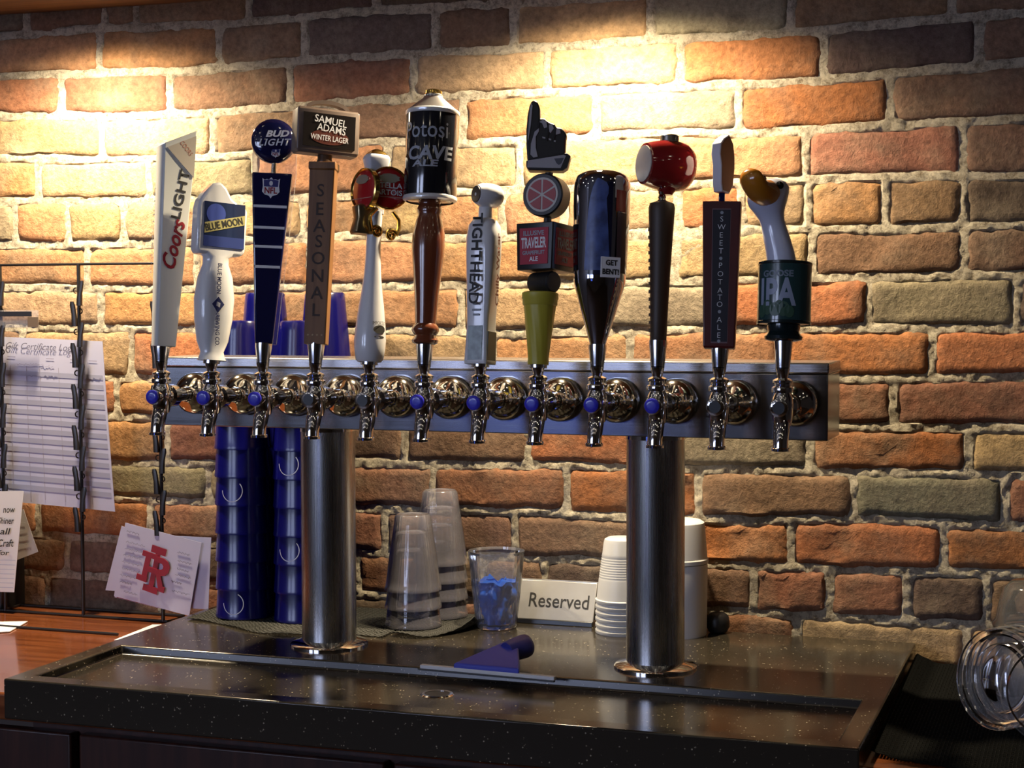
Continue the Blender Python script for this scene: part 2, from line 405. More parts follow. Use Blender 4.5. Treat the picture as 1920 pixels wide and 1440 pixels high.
# joints of each course (photo columns) and the kind of each brick between them
COURSES = {
 0: ([47, 195, 253, 465, 703, 930, 1160, 1400, 1700], 'DBBBDDDDBB'),
 1: ([185, 410, 570, 815, 962, 1220, 1483, 1785], 'PPBDBTGBB'),
 2: ([112, 317, 543, 775, 1025, 1275, 1545, 1837], 'RRBRTTODB'),
 3: ([190, 398, 625, 867, 1117, 1385, 1670], 'TTBBPGOB'),
 4: ([70, 278, 477, 725, 973, 1250, 1510, 1805], 'PTGPTTPRB'),
 5: ([27, 125, 230, 338, 450, 567, 690, 815, 940, 1057, 1160, 1270, 1390, 1515, 1660, 1807], 'GPTTPTPTPPTTOTPBD'),
 6: ([162, 367, 580, 795, 1010, 1265, 1523, 1808], 'PPPPPTTBB'),
 7: ([187, 400, 630, 863, 1105, 1350, 1628, 1908], 'TPPPTGOGD'),
 8: ([40, 245, 450, 680, 920, 1180, 1462, 1748], 'BTOPTPPOO'),
 9: ([218, 420, 645, 885, 1135, 1400, 1675], 'OPOPOORR'),
 10: ([110, 313, 530, 758, 990, 1250, 1518, 1817], 'OPRBBOGOTR'),
 11: ([180, 390, 575, 810, 1062, 1310, 1600, 1885], 'OGGRROBSRD'),
 12: ([70, 280, 490, 720, 965, 1230, 1483, 1770], 'OORRBBOOOB'),
 13: ([20, 124, 228, 335, 445, 560, 668, 785, 905, 1020, 1145, 1280, 1413, 1555, 1700, 1850], 'RRBODRRRBBDDBRRDB'),
 14: ([88, 300, 520, 745, 990, 1240, 1493, 1813], 'RBRDRBRTT'),
 15: ([190, 410, 640, 880, 1130, 1380, 1660], 'RBRDRBRB')}
KINDS = {'O': (0.40, 0.160, 0.065), 'P': (0.42, 0.215, 0.105), 'R': (0.28, 0.128, 0.075), 'B': (0.225, 0.135, 0.085), 'D': (0.125, 0.088, 0.070),
         'T': (0.42, 0.285, 0.160), 'G': (0.28, 0.235, 0.155), 'S': (0.22, 0.20, 0.155)}
wall = empty('wall_back', (0.27, WALL_Y, FLOOR)); tag(wall, kind='structure')
WB = Vector((0.27, WALL_Y, FLOOR))
X0, X1, ZA, ZB = -0.95, 1.55, -0.46, 0.66
ROWS = {}
for c, (joints, kinds) in COURSES.items():
    def jx(px):
        x = on_y(px, 700, WALL_Y)[0]
        for _ in range(3):
            zz = (line_z(c, x) + line_z(c + 1, x)) / 2
            x = on_y(px, project((x, WALL_Y, zz))[1], WALL_Y)[0]
        return float(x)
    xs = [jx(p) for p in joints]
    full = 0.104 if c in (5, 13) else 0.213
    xs = [xs[0] - full] + xs + [xs[-1] + full]
    ks = list(kinds)[:len(xs) - 1] + ['B'] * max(0, len(xs) - 1 - len(kinds))
    while xs[0] > X0 + 0.02: xs.insert(0, xs[0] - full); ks.insert(0, 'PRBTO'[(c * 3 + len(xs)) % 5])
    while xs[-1] < X1 - 0.02: xs.append(xs[-1] + full); ks.append('BRDOT'[(c * 2 + len(xs)) % 5])
    ROWS[c] = (xs, ks)
# mortar bed: one rough skin standing a few millimetres behind the brick faces
NX, NZ = 700, 314
mm = MB(); vs = []
LZC = {k: [line_z(k, X0 + (X1 - X0) * i / NX) for i in range(NX + 1)] for k in range(-1, 18)}
for j in range(NZ + 1):
    z = ZA + (ZB - ZA) * j / NZ
    for i in range(NX + 1):
        x = X0 + (X1 - X0) * i / NX
        c = min(range(0, 17), key=lambda k: abs((LZC[k][i] + LZC[k + 1][i]) / 2 - z))
        dist = min(abs(z - LZC[c][i]), abs(z - LZC[c + 1][i]))
        if c in ROWS: dist = min(dist, min(abs(x - q) for q in ROWS[c][0]))
        p = Vector((x, 3.1, z))
        n1_ = noise.noise(p * 12); n2_ = noise.noise(p * 40); n3_ = noise.noise(p * 100)
        d = 0.0016 + 0.0026 * n1_ + 0.0022 * n2_ + 0.0022 * n3_ + 0.0012 * noise.noise(p * 230)
        # heavy patches of mortar slapped over the bricks behind the middle handles
        g = math.exp(-((x - 0.62) / 0.12) ** 2 - ((z - 0.215) / 0.045) ** 2) + 0.6 * math.exp(-((x - 0.19) / 0.03) ** 2 - ((z - 0.09) / 0.05) ** 2)
        d += 1.3 * max(0.0, min(dist, 0.018) - 0.0060 - 0.0035 * n1_ - 0.0030 * n2_) * (1 - min(1, g))
        d -= 0.0030 * g
        vs.append((x - WB.x, d, z - WB.z))
fs = [(j * (NX + 1) + i, j * (NX + 1) + i + 1, (j + 1) * (NX + 1) + i + 1, (j + 1) * (NX + 1) + i) for j in range(NZ) for i in range(NX)]
mm.add(vs, fs)
mo = obj('mortar', mm, M_MORTAR, wall); mo['kind'] = 'stuff'
obj('masonry_backing', MB().bounds(R_['x0'] - WB.x, R_['x1'] - WB.x, 0.03, 0.12, 0, R_['ceil'] - FLOOR), PLASTER, wall)
def make_brick(x0, x1, c, seed, kind):
    nx = max(6, int((x1 - x0) / 0.016)); nz = 6
    off = noise.noise(Vector((seed * 3.7, 0, 0))) * 0.003 - 0.001
    tilt = noise.noise(Vector((seed * 1.9, 5, 0))) * 0.03
    g = 0.0052
    rows = []
    def pt(u, v):
        x = x0 + (x1 - x0) * u
        zb, zt = line_z(c + 1, x) + g, line_z(c, x) - g
        z = zb + (zt - zb) * v
        p = Vector((x * 9, seed * 7.3, z * 9))
        ex = min(u, 1 - u) * (x1 - x0); ez = min(v, 1 - v) * (zt - zb); e = min(ex, ez)
        # worn outline, rounded corners
        j = Vector((noise.noise(p * 4.5 + Vector((9, 0, 0))), 0, noise.noise(p * 4.5 + Vector((0, 9, 0)))))
        k = 1 - min(1, e / 0.0065)
        kk = 1 - min(1, e / 0.014); x += j.x * 0.0060 * kk; z += j.z * 0.0060 * kk
        cr = max(0, 1 - math.hypot(ex, ez) / 0.010)
        x += (1 if u < .5 else -1) * 0.002 * cr; z += (1 if v < .5 else -1) * 0.002 * cr
        y = off + tilt * (z - (zb + zt) / 2) + 0.0022 * noise.noise(p * 2.2) + 0.0012 * noise.noise(p * 8)
        y += 0.0050 * (k ** 2)
        if noise.noise(p * 1.7 + Vector((0, 0, 31))) > 0.42: y += 0.003
        return (x, y, z)
    us = [0, 0.006 / (x1 - x0)] + [0.014 / (x1 - x0) + (1 - 0.028 / (x1 - x0)) * i / nx for i in range(nx + 1)] + [1 - 0.006 / (x1 - x0), 1]
    vv = [0, 0.09, 0.22] + [0.22 + 0.56 * i / 3 for i in range(1, 3)] + [0.78, 0.91, 1]
    cxm, czm = (x0 + x1) / 2, (line_z(c, (x0 + x1) / 2) + line_z(c + 1, (x0 + x1) / 2)) / 2
    P = [[pt(u, v) for u in us] for v in vv]
    mb = MB(); n = len(us); V = [(p[0] - cxm, p[1], p[2] - czm) for r in P for p in r]; F = []
    for j in range(len(vv) - 1):
        for i in range(n - 1): F.append((j * n + i, j * n + i + 1, (j + 1) * n + i + 1, (j + 1) * n + i))
    rim = [i for i in range(n)] + [j * n + n - 1 for j in range(1, len(vv))] + [(len(vv) - 1) * n + i for i in range(n - 2, -1, -1)] + [j * n for j in range(len(vv) - 2, 0, -1)]
    b = len(V); V += [(V[i][0], 0.026, V[i][2]) for i in rim]; m = len(rim)
    for i in range(m): F.append((rim[i], rim[(i + 1) % m], b + (i + 1) % m, b + i))
    mb.add(V, F)
    o = obj('brick', mb, M_BRICK, wall, (cxm - WB.x, 0, czm - WB.z), smooth=50)
    col = KINDS[kind]; r = random.Random(seed)
    s = 0.85 + 0.3 * r.random()
    o.color = (col[0] * s, col[1] * s * (0.94 + 0.12 * r.random()), col[2] * s * (0.9 + 0.2 * r.random()), 1)
seed = 1
for c, (xs, ks) in ROWS.items():
    for i in range(len(xs) - 1):
        a = max(xs[i] + 0.0048, X0); b = min(xs[i + 1] - 0.0048, X1)
        if b - a > 0.02: make_brick(a, b, c, seed, ks[i])
        seed += 1

# ------------------------------------------------------------------ recessed lamps and room lamps
LAMP_TRIM = mat('lamp_trim', (0.5, 0.48, 0.45), 0.4)
LAMP_GLOW = mat('lamp_glow', (1, 0.9, 0.7), 0.5, emit=(1.0, 0.78, 0.48), estr=18.0)
names = ['round recessed lamp in the wooden soffit above the wire card rack', 'round recessed lamp in the wooden soffit above the pointing-hand handle']
for (sx, sy, se), nm in zip(SPOTS, names):
    t = empty('recessed_lamp', (sx, sy, SOFFIT_Z)); tag(t, nm, 'lamp', 'recessed lamps in the soffit')
    obj('trim_ring', MB().lathe([(0.034, 0), (0.034, -0.004), (0.026, -0.006), (0.024, 0)], 32, cap0=False, cap1=False), LAMP_TRIM, t)
    obj('bulb', MB().lathe([(0.020, -0.0005), (0.020, -0.002), (0.012, -0.003)], 24), LAMP_GLOW, t)
ROOM_GLOW = mat('room_lamp_glow', (1, 0.9, 0.7), 0.5, emit=(1.0, 0.88, 0.68), estr=15.0)
lp = None
for ix in range(6):
    for iy in range(4):
        x = -2.6 + ix * 1.12 + 0.2 * (iy % 2); y = -4.0 + iy * 0.98
        if lp is None:
            lp = empty('ceiling_lamp', (x, y, R_['ceil']))
            obj('trim_ring', MB().lathe([(0.075, 0), (0.075, -0.006), (0.058, -0.010), (0.054, 0)], 24, cap0=False, cap1=False), LAMP_TRIM, lp)
            obj('bulb', MB().lathe([(0.045, -0.001), (0.045, -0.014), (0.03, -0.024)], 20), ROOM_GLOW, lp)
            t = lp
        else:
            t = copy_tree(lp); t.location = (x, y, R_['ceil'] + Z0)
        tag(t, 'round warm white downlight set in the bar room ceiling', 'lamp', 'ceiling downlights of the bar room')

# ------------------------------------------------------------------ counters
bar = empty('bar_counter', (0.2, 0.04, WOOD_Z)); tag(bar, 'long varnished orange-brown wooden back bar running under the black stone tray', 'counter')
obj('counter_top', MB().bounds(-1.9, 1.9, -0.25 - 0.04, 0.316 - 0.04, -0.036, 0), BAR_WOOD, bar, bevel=0.004)
cab_x = on_y(46, 1400, -0.235)[0]
door_xs = [cab_x - 0.2, cab_x - 0.2 + 0.001]
carc = obj('carcass', MB().bounds(cab_x - 0.2, 1.7, -0.215 - 0.04, 0.30 - 0.04, FLOOR - WOOD_Z, -0.036), DARK_WOOD, bar)
x = cab_x - 0.2; st = on_y(140, 1400, -0.235)[0]
edges = [st - 0.2] + [st + 0.44 * i for i in range(5)]
for i in range(len(edges) - 1):
    d = obj('cabinet_door', MB().bounds(edges[i] - 0.2 + 0.006, edges[i + 1] - 0.2 - 0.006, -0.235 - 0.04, -0.216 - 0.04, FLOOR - WOOD_Z + 0.10, -0.050), DARK_WOOD, bar, bevel=0.003)
    obj('door_knob', MB().lathe([(0.004, 0), (0.004, -0.012), (0.012, -0.018), (0.012, -0.024), (0.004, -0.028)], 16, 'y'), CHROME, d, (edges[i + 1] - 0.2 - 0.05, -0.235 - 0.04, -0.30))

QX0, QX1, QY0, QY1 = -0.125, 0.955, -0.2807, 0.318
BX0, BX1, BY0, BY1, BD = -0.0975, 0.9285, -0.251, -0.0475, 0.012
tray = empty('stone_drip_tray', (0.415, 0.02, COUNTER)); tag(tray, 'speckled black quartz bar slab with a shallow recessed drip basin', 'counter')
def ring(x0, x1, y0, y1, z): return [(x0 - 0.415, y0 - 0.02, z), (x1 - 0.415, y0 - 0.02, z), (x1 - 0.415, y1 - 0.02, z), (x0 - 0.415, y1 - 0.02, z)]
under = [(p[0], p[1], -0.0265) for p in ring(QX0, QX1, QY0, -0.2535, 0)]
s = MB().loft([ring(QX0, QX1, QY0, -0.2535, -0.052), under, [under[0], under[1]] + ring(QX0, QX1, QY0, QY1, -0.0265)[2:], ring(QX0, QX1, QY0, QY1, 0),
               ring(BX0, BX1, BY0, BY1, 0), ring(BX0 + .002, BX1 - .002, BY0 + .002, BY1 - .002, -BD)])
obj('slab', s, M_QUARTZ, tray, bevel=0.0022, seg=2)
dp = on_z(820, 1302, COUNTER - BD)
dr = obj('drain_ring', MB().lathe([(0.0160, 0.0), (0.0160, 0.0014), (0.0195, 0.0016), (0.0215, 0.0)], 32, cap0=False, cap1=False), CHROME, tray, (dp[0] - 0.415, dp[1] - 0.02, -BD))
obj('drain_hole', MB().lathe([(0.0158, 0.0003), (0.0158, 0.0008)], 32), DARKMETAL, dr)

# ------------------------------------------------------------------ beer tower
S = 0.0762
TX0, TX1, TZ0, TZ1, TD = -0.0587, 0.8776, -0.0464, 0.0501, 0.1003
tower = empty('beer_tower', (0.4095, 0.05, COUNTER)); tag(tower, 'long brushed steel beer tower box standing on two round columns', 'beer tower')
def TL(x, y, z): return (x - 0.4095, y - 0.05, z - COUNTER)
obj('tower_box', MB().bounds(TX0 - 0.4095, TX1 - 0.4095, 0.001 - 0.05, TD - 0.05, TZ0 - COUNTER, TZ1 - 0.014 - COUNTER), M_STEEL_X, tower, bevel=0.0012)
obj('lid', MB().bounds(TX0 - 0.001 - 0.4095, TX1 + 0.001 - 0.4095, -0.05, TD + 0.001 - 0.05, TZ1 - 0.0138 - COUNTER, TZ1 - COUNTER), brushed_material('brushed_steel_lid_lit', 0, color=(0.50, 0.50, 0.52), rough=0.26), tower, bevel=0.002)  # lighter steel than the box: the lamp light on its top is in the colour
for cx in (0.1771, 0.6472):
    c = obj('column', MB().lathe([(0.0381, 0.006), (0.0381, TZ0 - COUNTER)], 64), M_STEEL_Z, tower, (cx - 0.4095, 0, 0))
    obj('collar', MB().lathe([(0.0381, -0.006), (0.0395, -0.006), (0.0395, 0.0), (0.0381, 0.0)], 48, cap0=False, cap1=False), CHROME, c, (0, 0, TZ0 - COUNTER))
    obj('base_flange', MB().lathe([(0.0545, 0), (0.0545, 0.0025), (0.052, 0.005), (0.042, 0.007), (0.0381, 0.009)], 48), CHROME, c)

# ------------------------------------------------------------------ faucets
FY = -0.095
def faucet(i, cap, label):
    x = S * i
    t = empty('beer_faucet', (x, FY, 0)); tag(t, label, 'faucet', 'beer faucets along the tower')
    R = 0.0290
    prof = [(R, -FY), (R * 0.995, -FY - 0.004)] + [(R * math.cos(a), -FY - 0.006 - 0.024 * math.sin(a)) for a in [math.radians(d) for d in range(8, 66, 8)]] + [(0.011, -FY - 0.0298)]
    obj('shank_flange', MB().lathe(prof, 40, 'y', cap0=False), DOME, t)
    obj('coupling', MB().lathe([(0.0098, -FY - 0.028), (0.0098, 0.030), (0.0150, 0.030), (0.0150, 0.016), (0.011, 0.013), (0.010, 0.004)], 32, 'y'), CHROME, t)
    b = obj('body', MB().lathe([(0.006, -0.0235), (0.0105, -0.021), (0.0120, -0.014), (0.0128, -0.004), (0.0132, 0.004), (0.0122, 0.012), (0.0098, 0.017), (0.0098, 0.0185)], 32), CHROME, t)
    obj('bonnet', MB().lathe([(0.0098, 0.0175), (0.0128, 0.0185), (0.0132, 0.0215), (0.0125, 0.0245), (0.0103, 0.0255), (0.0103, 0.0285), (0.0118, 0.030), (0.0118, 0.0325), (0.0085, 0.0345), (0.004, 0.036)], 32), CHROME, t)
    obj('lever', MB().lathe([(0.0056, 0.033), (0.0085, 0.0455), (0.0085, 0.047)], 24), CHROME, t)
    sp = MB()
    sp.tube([(0, 0.002, -0.008), (0, -0.003, -0.018), (0, -0.008, -0.029), (0, -0.0115, -0.040), (0, -0.0125, -0.050)], [0.0085, 0.0100, 0.0098, 0.0090, 0.0092], 24, True)
    so = obj('spout', sp, CHROME, t)
    obj('spout_lip', MB().lathe([(0.0096, 0), (0.0108, -0.001), (0.0108, -0.004), (0.0082, -0.0045), (0.0082, -0.001)], 24, cap0=False, cap1=False), CHROME, so, (0, -0.0125, -0.0465))
    obj('spout_bore', MB().lathe([(0.0081, -0.0500), (0.0081, -0.0506)], 24), DARKMETAL, so, (0, -0.0125, 0))
    pr = obj('plug_ring', MB().lathe([(0.0098, -0.010), (0.0108, -0.016), (0.0108, -0.0195), (0.0085, -0.0205)], 28, 'y'), CHROME, t, (-0.001, 0, 0.0005))
    if cap: obj('plug_cap', MB().lathe([(0.0092, -0.0195), (0.0092, -0.0235), (0.0075, -0.0250), (0.0045, -0.0252)], 28, 'y'), BLUECAP, pr)
    else: obj('plug_bore', MB().lathe([(0.0072, -0.0203), (0.0072, -0.0208)], 28, 'y'), DARKMETAL, pr)
    return t
HN = ['white faceted handle with red script', 'white handle with the moon picture', 'navy handle with the round disc on top', 'wooden handle lettered vertically in capitals',
      'white bottle-shaped handle with red medallions', 'turned wooden handle topped by a black can', 'white handle with the knobbed head', 'handle with the black pointing hand',
      'mirror-chrome bullet handle', 'dark brown handle with the red barrel top', 'dark red paddle handle with a white blade', 'goose head handle']
for i in range(12):
    cap = i in (0, 1, 2, 5, 6, 7, 8, 9)
    faucet(i, cap, 'chrome faucet with %s plug below the %s' % ('blue' if cap else 'open', HN[i]))

# ------------------------------------------------------------------ tap handles
LEAN = math.radians(6.0)
HB = 0.0455
class Handle:
    """one tap handle; photo rows / widths are turned into metres at the distance of its own faucet"""
    def __init__(s, i, xb, label, face, fz0, fz1):
        s.i = i; P = (S * i, FY, HB)
        px, py, s.k = project(P); s.xb = xb; s.yb = py
        s.az = math.atan2(CAM[0] - S * i, -(CAM[1] - FY))
        s.m = (project((S * i, FY + 0.3 * math.sin(LEAN), HB + 0.3 * math.cos(LEAN)))[0] - px) / (0.3 * s.k)
        s.root = empty('tap_handle', P, (-LEAN, 0, s.az + math.radians(face)), 'ZYX')
        tag(s.root, label, 'tap handle', 'tap handles on the beer tower')
        # metal ferrule
        a, b = 0.0, s.z(fz1)
        obj('ferrule', MB().lathe([(0.0084, 0.0016), (0.0086, 0.004), (0.0112, b - 0.004), (0.0112, b + 0.001)], 32), FERRULE, s.root)
    def z(s, y): return (s.yb - y) / s.k
    def u(s, x, y): return (x - s.xb - s.m * (s.yb - y)) / s.k
    def part(s, name, mb, m, **kw): return obj(name, mb, m, s.root, **kw)
    def lathe(s, name, prof_px, m, seg=36, **kw):       # [(radius px, row px)]
        return s.part(name, MB().lathe([(r / s.k, s.z(y)) for r, y in prof_px], seg), m, **kw)
def rrect(w, d, r, n=4, cx=0, cy=0):
    pts = []
    for (sx, sy, a0) in ((1, 1, 0), (-1, 1, 90), (-1, -1, 180), (1, -1, 270)):
        for q in range(n + 1):
            a = math.radians(a0 + 90 * q / n)
            pts.append((cx + sx * (w / 2 - r) + r * math.cos(a), cy + sy * (d / 2 - r) + r * math.sin(a)))
    return pts
def rloft(rows, n=4):                                    # rows: (z, w, d, r, cx, cy)
    rings = []
    for (z, w_, d_, r_, cx, cy) in rows:
        rings.append([(p[0], p[1], z) for p in rrect(w_, d_, min(r_, w_ / 2 - 1e-4, d_ / 2 - 1e-4), n, cx, cy)])
    return MB().loft(rings)
def circle(r, n=40, cx=0, cz=0, a0=0, a1=360):
    return [(cx + r * math.cos(math.radians(a0 + (a1 - a0) * i / n)), cz + r * math.sin(math.radians(a0 + (a1 - a0) * i / n))) for i in range(n if a1 - a0 == 360 else n + 1)]

# 0 white faceted handle ------------------------------------------------------
h = Handle(0, 309, 'white faceted tap handle with red script lettering, leaning beside the wire rack', 17, 0, 648)
k = h.k
zb, zt = h.z(650), h.z(256)
def coors_ring(z, f, wl=0.0):
    wb = 0.0255 + (0.0435 - 0.0255) * f; d = 0.025 + 0.010 * f
    cx = 0.003 + 0.006 * f
    return [(cx - wb / 2, -d / 2, z), (cx + wb / 2, -d / 2, z), (cx + wb / 2, d / 2, z), (cx - wb / 2, d / 2, z), (cx - wb / 2 - 0.002, d / 2 - 0.003, z), (cx - wb / 2 - 0.002, -d / 2 + 0.004, z)]
rings = [coors_ring(zb, 0), coors_ring(h.z(330), 0.83)]
top = coors_ring(h.z(256), 1.0)
top = [(p[0], p[1], p[2] + (0.012 if p[0] > 0.005 else -0.010)) for p in top]
body = h.part('body', MB().loft(rings + [top]), CREAM, bevel=0.0012)
fz = lambda z: -(0.025 + 0.010 * (z - zb) / (zt - zb)) / 2 - 0.0006
ang = -math.atan2(0.006, zt - zb)
def vtext(txt, z, size, m, x, **kw):
    sl = math.atan(0.005 / (zt - zb))
    return lettering(h.root, txt, m, (x, fz(z), z), (0, 0, 0), **kw)
def rot_text(parent, txt, m, loc, deg, tiltx=0.0, rz=0.0, **kw):
    me = text_mesh(txt, kw.pop('size', 0.01), **kw)
    c, sn = math.cos(math.radians(deg)), math.sin(math.radians(deg))
    for v in me.vertices: v.co = (v.co.x * c - v.co.z * sn, v.co.y, v.co.x * sn + v.co.z * c)
    me.materials.append(m)
    return obj('lettering', me, m, parent, loc, (tiltx, 0, rz))
TXL = math.atan2(0.005, zt - zb)
rot_text(h.root, 'LIGHT', INK, (0.0115, fz(h.z(363)) - 0.0004, h.z(363)), 81, TXL, size=0.02, bold=0.0004, width=0.068, height=0.0135)
rot_text(h.root, 'Coors', RED, (0.0050, fz(h.z(457)) - 0.0004, h.z(457)), 79, TXL, size=0.02, bold=0.0005, shear=0.35, width=0.068, height=0.020)
rot_text(h.root, 'COORS LIGHT', PRINT_GREY, (-0.0185, 0.001, h.z(430)), 88, 0, math.radians(-90), size=0.01, width=0.12, height=0.006)
tri = [(-0.010, h.z(282) + 0.003), (0.0298, h.z(250)), (0.0285, h.z(330))]
h.part('bevel_panel', MB().prism(tri, fz(zt) - 0.0012, fz(zt) + 0.001), mat('beige_enamel', (0.50, 0.46, 0.40), 0.4))
rot_text(h.root, 'COORS', mat('pale_red', (0.42, 0.16, 0.12), 0.5), (0.0165, fz(zt) - 0.0016, h.z(276)), -48, 0, size=0.01, width=0.022, height=0.0065)

# 1 white ceramic handle with picture panel ----------------------------------------
h = Handle(1, 400, 'white ceramic tap handle with a wavy top and a blue moon picture panel', 22, 0, 676)
k = h.k
rows = []
for (y, wpx, dpx) in ((676, 54, 44), (670, 50, 40), (660, 44, 36), (640, 58, 46), (600, 68, 54), (560, 72, 56), (520, 64, 50), (495, 50, 40), (482, 50, 38), (470, 86, 34), (462, 92, 34)):
    rows.append((h.z(y), wpx / k, dpx / k, 0.014, 0.003 if y < 480 else 0, 0))
h.part('grip', rloft(rows, 6), WHITE_CER, smooth=60)
hd = [(-46, 478), (40, 478), (48, 470), (50, 392), (46, 384), (34, 380), (18, 370), (6, 350), (-6, 340), (-20, 344), (-36, 362), (-46, 378), (-49, 392), (-50, 468)]
h.part('head', MB().prism([(0.003 + a / k, h.z(y)) for a, y in hd], -0.012, 0.012), WHITE_CER, bevel=0.005, seg=3, smooth=60)
pb = [(-39, 464), (42, 464), (42, 380), (-39, 380)]
pn = h.part('picture_panel', MB().prism([(0.004 + a / k, h.z(y)) for a, y in pb], -0.0135, -0.011), mat('night_blue', (0.012, 0.025, 0.085), 0.3, coat=0.4))
obj('water_band', MB().prism([(0.004 + a / k, h.z(y)) for a, y in ((-39, 464), (42, 464), (42, 444), (-39, 444))], -0.0139, -0.0134), mat('band_blue', (0.035, 0.06, 0.25), 0.35), pn)
obj('moon', MB().prism([(0.004 + (-16 + p[0]) / k, h.z(402) + p[1] / k) for p in circle(19, 32)], -0.0139, -0.0134), mat('moon_blue', (0.05, 0.09, 0.42), 0.4), pn)
obj('banner', MB().prism([(0.004 + a / k, h.z(y)) for a, y in ((-38, 440), (42, 418), (42, 400), (-38, 420))], -0.0142, -0.0138), mat('banner_cream', (0.50, 0.46, 0.18), 0.5), pn)
rot_text(pn, 'BLUE MOON', INK, (0.004, -0.0145, h.z(420)), 15, size=0.01, bold=0.0002, width=0.054, height=0.010)
rot_text(h.root, 'BLUE MOON', INKBLUE, (-0.002, -0.0206, h.z(524)), -90, math.radians(1), size=0.01, bold=0.0002, width=0.040, height=0.0062)
h.part('diamond', MB().prism([(-0.002 + a / k, h.z(y)) for a, y in ((-12, 572), (0, 558), (12, 572), (0, 588))], -0.0206, -0.0195), INKBLUE)
h.part('diamond_mark', MB().prism([(-0.002 + a / k, h.z(572) + b / k) for a, b in ((-3, 5), (4, 2), (3, -6), (-4, -3))], -0.0209, -0.0204), PRINT_W)
rot_text(h.root, 'BREWING CO.', INKBLUE, (-0.002, -0.0208, h.z(618)), -90, math.radians(-4), size=0.01, bold=0.0002, width=0.046, height=0.006)

# 2 navy paddle with round disc ------------------------------------------------
h = Handle(2, 497, 'glossy navy tap handle with white yard lines and a round disc on top', -4, 0, 645)
k = h.k
h.part('acrylic_back', MB().prism([(h.u(x, y), h.z(y)) for x, y in ((482, 645), (522, 645), (560, 320), (560, 285), (552, 255), (484, 250), (477, 285), (477, 320))], 0.004, 0.011), M_CLEAR, bevel=0.001)
pd = h.part('paddle', MB().prism([(h.u(x, y), h.z(y)) for x, y in ((483, 645), (516, 645), (553, 323), (477, 323))], -0.010, 0.004), NAVY, bevel=0.0025, seg=3)
for y in (387, 427, 463, 501):
    f = (645 - y) / 322.0
    xl, xr = 483 - 6 * f + 2, 516 + 37 * f - 3
    h.part('yard_line', MB().prism([(h.u(a, b), h.z(b)) for a, b in ((xl, y + 2.5), (xr, y + 2.5), (xr, y - 2.5), (xl, y - 2.5))], -0.0106, -0.0099), PRINT_W)
h.part('disc_stem', MB().lathe([(0.0035, h.z(326)), (0.0035, h.z(296))], 16, org=(h.u(518, 310), -0.003, 0)), CHROME)
dx, dz = h.u(517, 262), h.z(262)
ds = h.part('disc', MB().lathe([(0.0, -0.0125), (0.010, -0.0122), (0.022, -0.0105), (0.0275, -0.007), (0.0295, -0.002), (0.0295, 0.004), (0.0275, 0.006)], 48, 'y', (0, 0, 0)), NAVY, loc=(dx, -0.004, dz))
rot_text(ds, 'BUD', PRINT_W, (0.006, -0.0131, 0.0080), 3, math.radians(-6), size=0.01, bold=0.0004, shear=0.3, width=0.031, height=0.0092)
rot_text(ds, 'LIGHT', PRINT_W, (0.003, -0.0133, -0.0035), 3, 0, size=0.01, bold=0.0002, spacing=1.15, shear=0.3, width=0.043, height=0.0092)
def shield(parent, cx, cz, w_, hh, y):
    sh = [(-.5, .5), (-.38, .42), (-.25, .46), (-.12, .44), (0, .56), (.12, .44), (.25, .46), (.38, .42), (.5, .5), (.46, .1), (.5, -.2), (.34, -.36), (.1, -.42), (0, -.56), (-.1, -.42), (-.34, -.36), (-.5, -.2), (-.46, .1)]
    o = obj('shield', MB().prism([(a * w_, b * hh) for a, b in sh], 0, 0.0006), PRINT_W, parent, (cx, y, cz))
    obj('shield_chief', MB().prism([(a * w_ * .88, b * hh * .86) for a, b in sh if b > 0.05] and [(-.42 * w_, .40 * hh), (0, .45 * hh), (.42 * w_, .40 * hh), (.40 * w_, .06 * hh), (-.40 * w_, .06 * hh)], -0.0003, 0.0), mat('shield_blue', (0.03, 0.035, 0.18), 0.4), o)
    obj('football', MB().prism([(0.13 * w_ * math.cos(a) * .8, .24 * hh + .13 * hh * math.sin(a)) for a in [2 * math.pi * i / 14 for i in range(14)]], -0.0005, -0.0002), PRINT_W, o)
    rot_text(o, 'NFL', RED, (0, -0.0004, -0.14 * hh), 0, size=0.01, bold=0.0003, width=0.72 * w_, height=0.34 * hh)
shield(h.root, h.u(513, 352), h.z(352), 0.023, 0.025, -0.0107)
shield(ds, 0.0045, -0.0175, 0.0115, 0.0115, -0.0115)

# 3 wooden lettered handle with framed plaque --------------------------------------
WOODH = wood_material('handle_wood', (0.145, 0.060, 0.017), (0.23, 0.105, 0.034), 0.45, 2, 1.2)
h = Handle(3, 597, 'wooden tap handle with vertical black capitals and a framed black plaque on top', -12, 0, 645)
k = h.k
rows = [(h.z(646), 0.0285, 0.022, 0.001, 0, 0), (h.z(318), 0.0335, 0.024, 0.001, 0.0015, 0), (h.z(316), 0.036, 0.027, 0.001, 0.0015, 0), (h.z(303), 0.036, 0.027, 0.001, 0.0015, 0)]
h.part('paddle', rloft(rows, 1), WOODH, bevel=0.001, smooth=20)
for ch, y in zip('SEASONAL', (357, 392, 424, 453, 485, 518, 550, 582)):
    d = 0.0111 + 0.001 * (645 - y) / 330
    rot_text(h.root, ch, mat('burnt_letter', (0.035, 0.016, 0.008), 0.6), (0.0008, -d - 0.0004, h.z(y)), 0, size=0.022, bold=0.0002, height=0.0165)
for j in range(4):
    h.part('star_mark', MB().prism([(-0.009 + 0.006 * j + (0.0016 if q % 2 == 0 else 0.0007) * math.sin(2 * math.pi * q / 10), h.z(629) + (0.0016 if q % 2 == 0 else 0.0007) * math.cos(2 * math.pi * q / 10)) for q in range(10)], -0.0116, -0.0108), mat('star_tan', (0.55, 0.38, 0.2), 0.5))
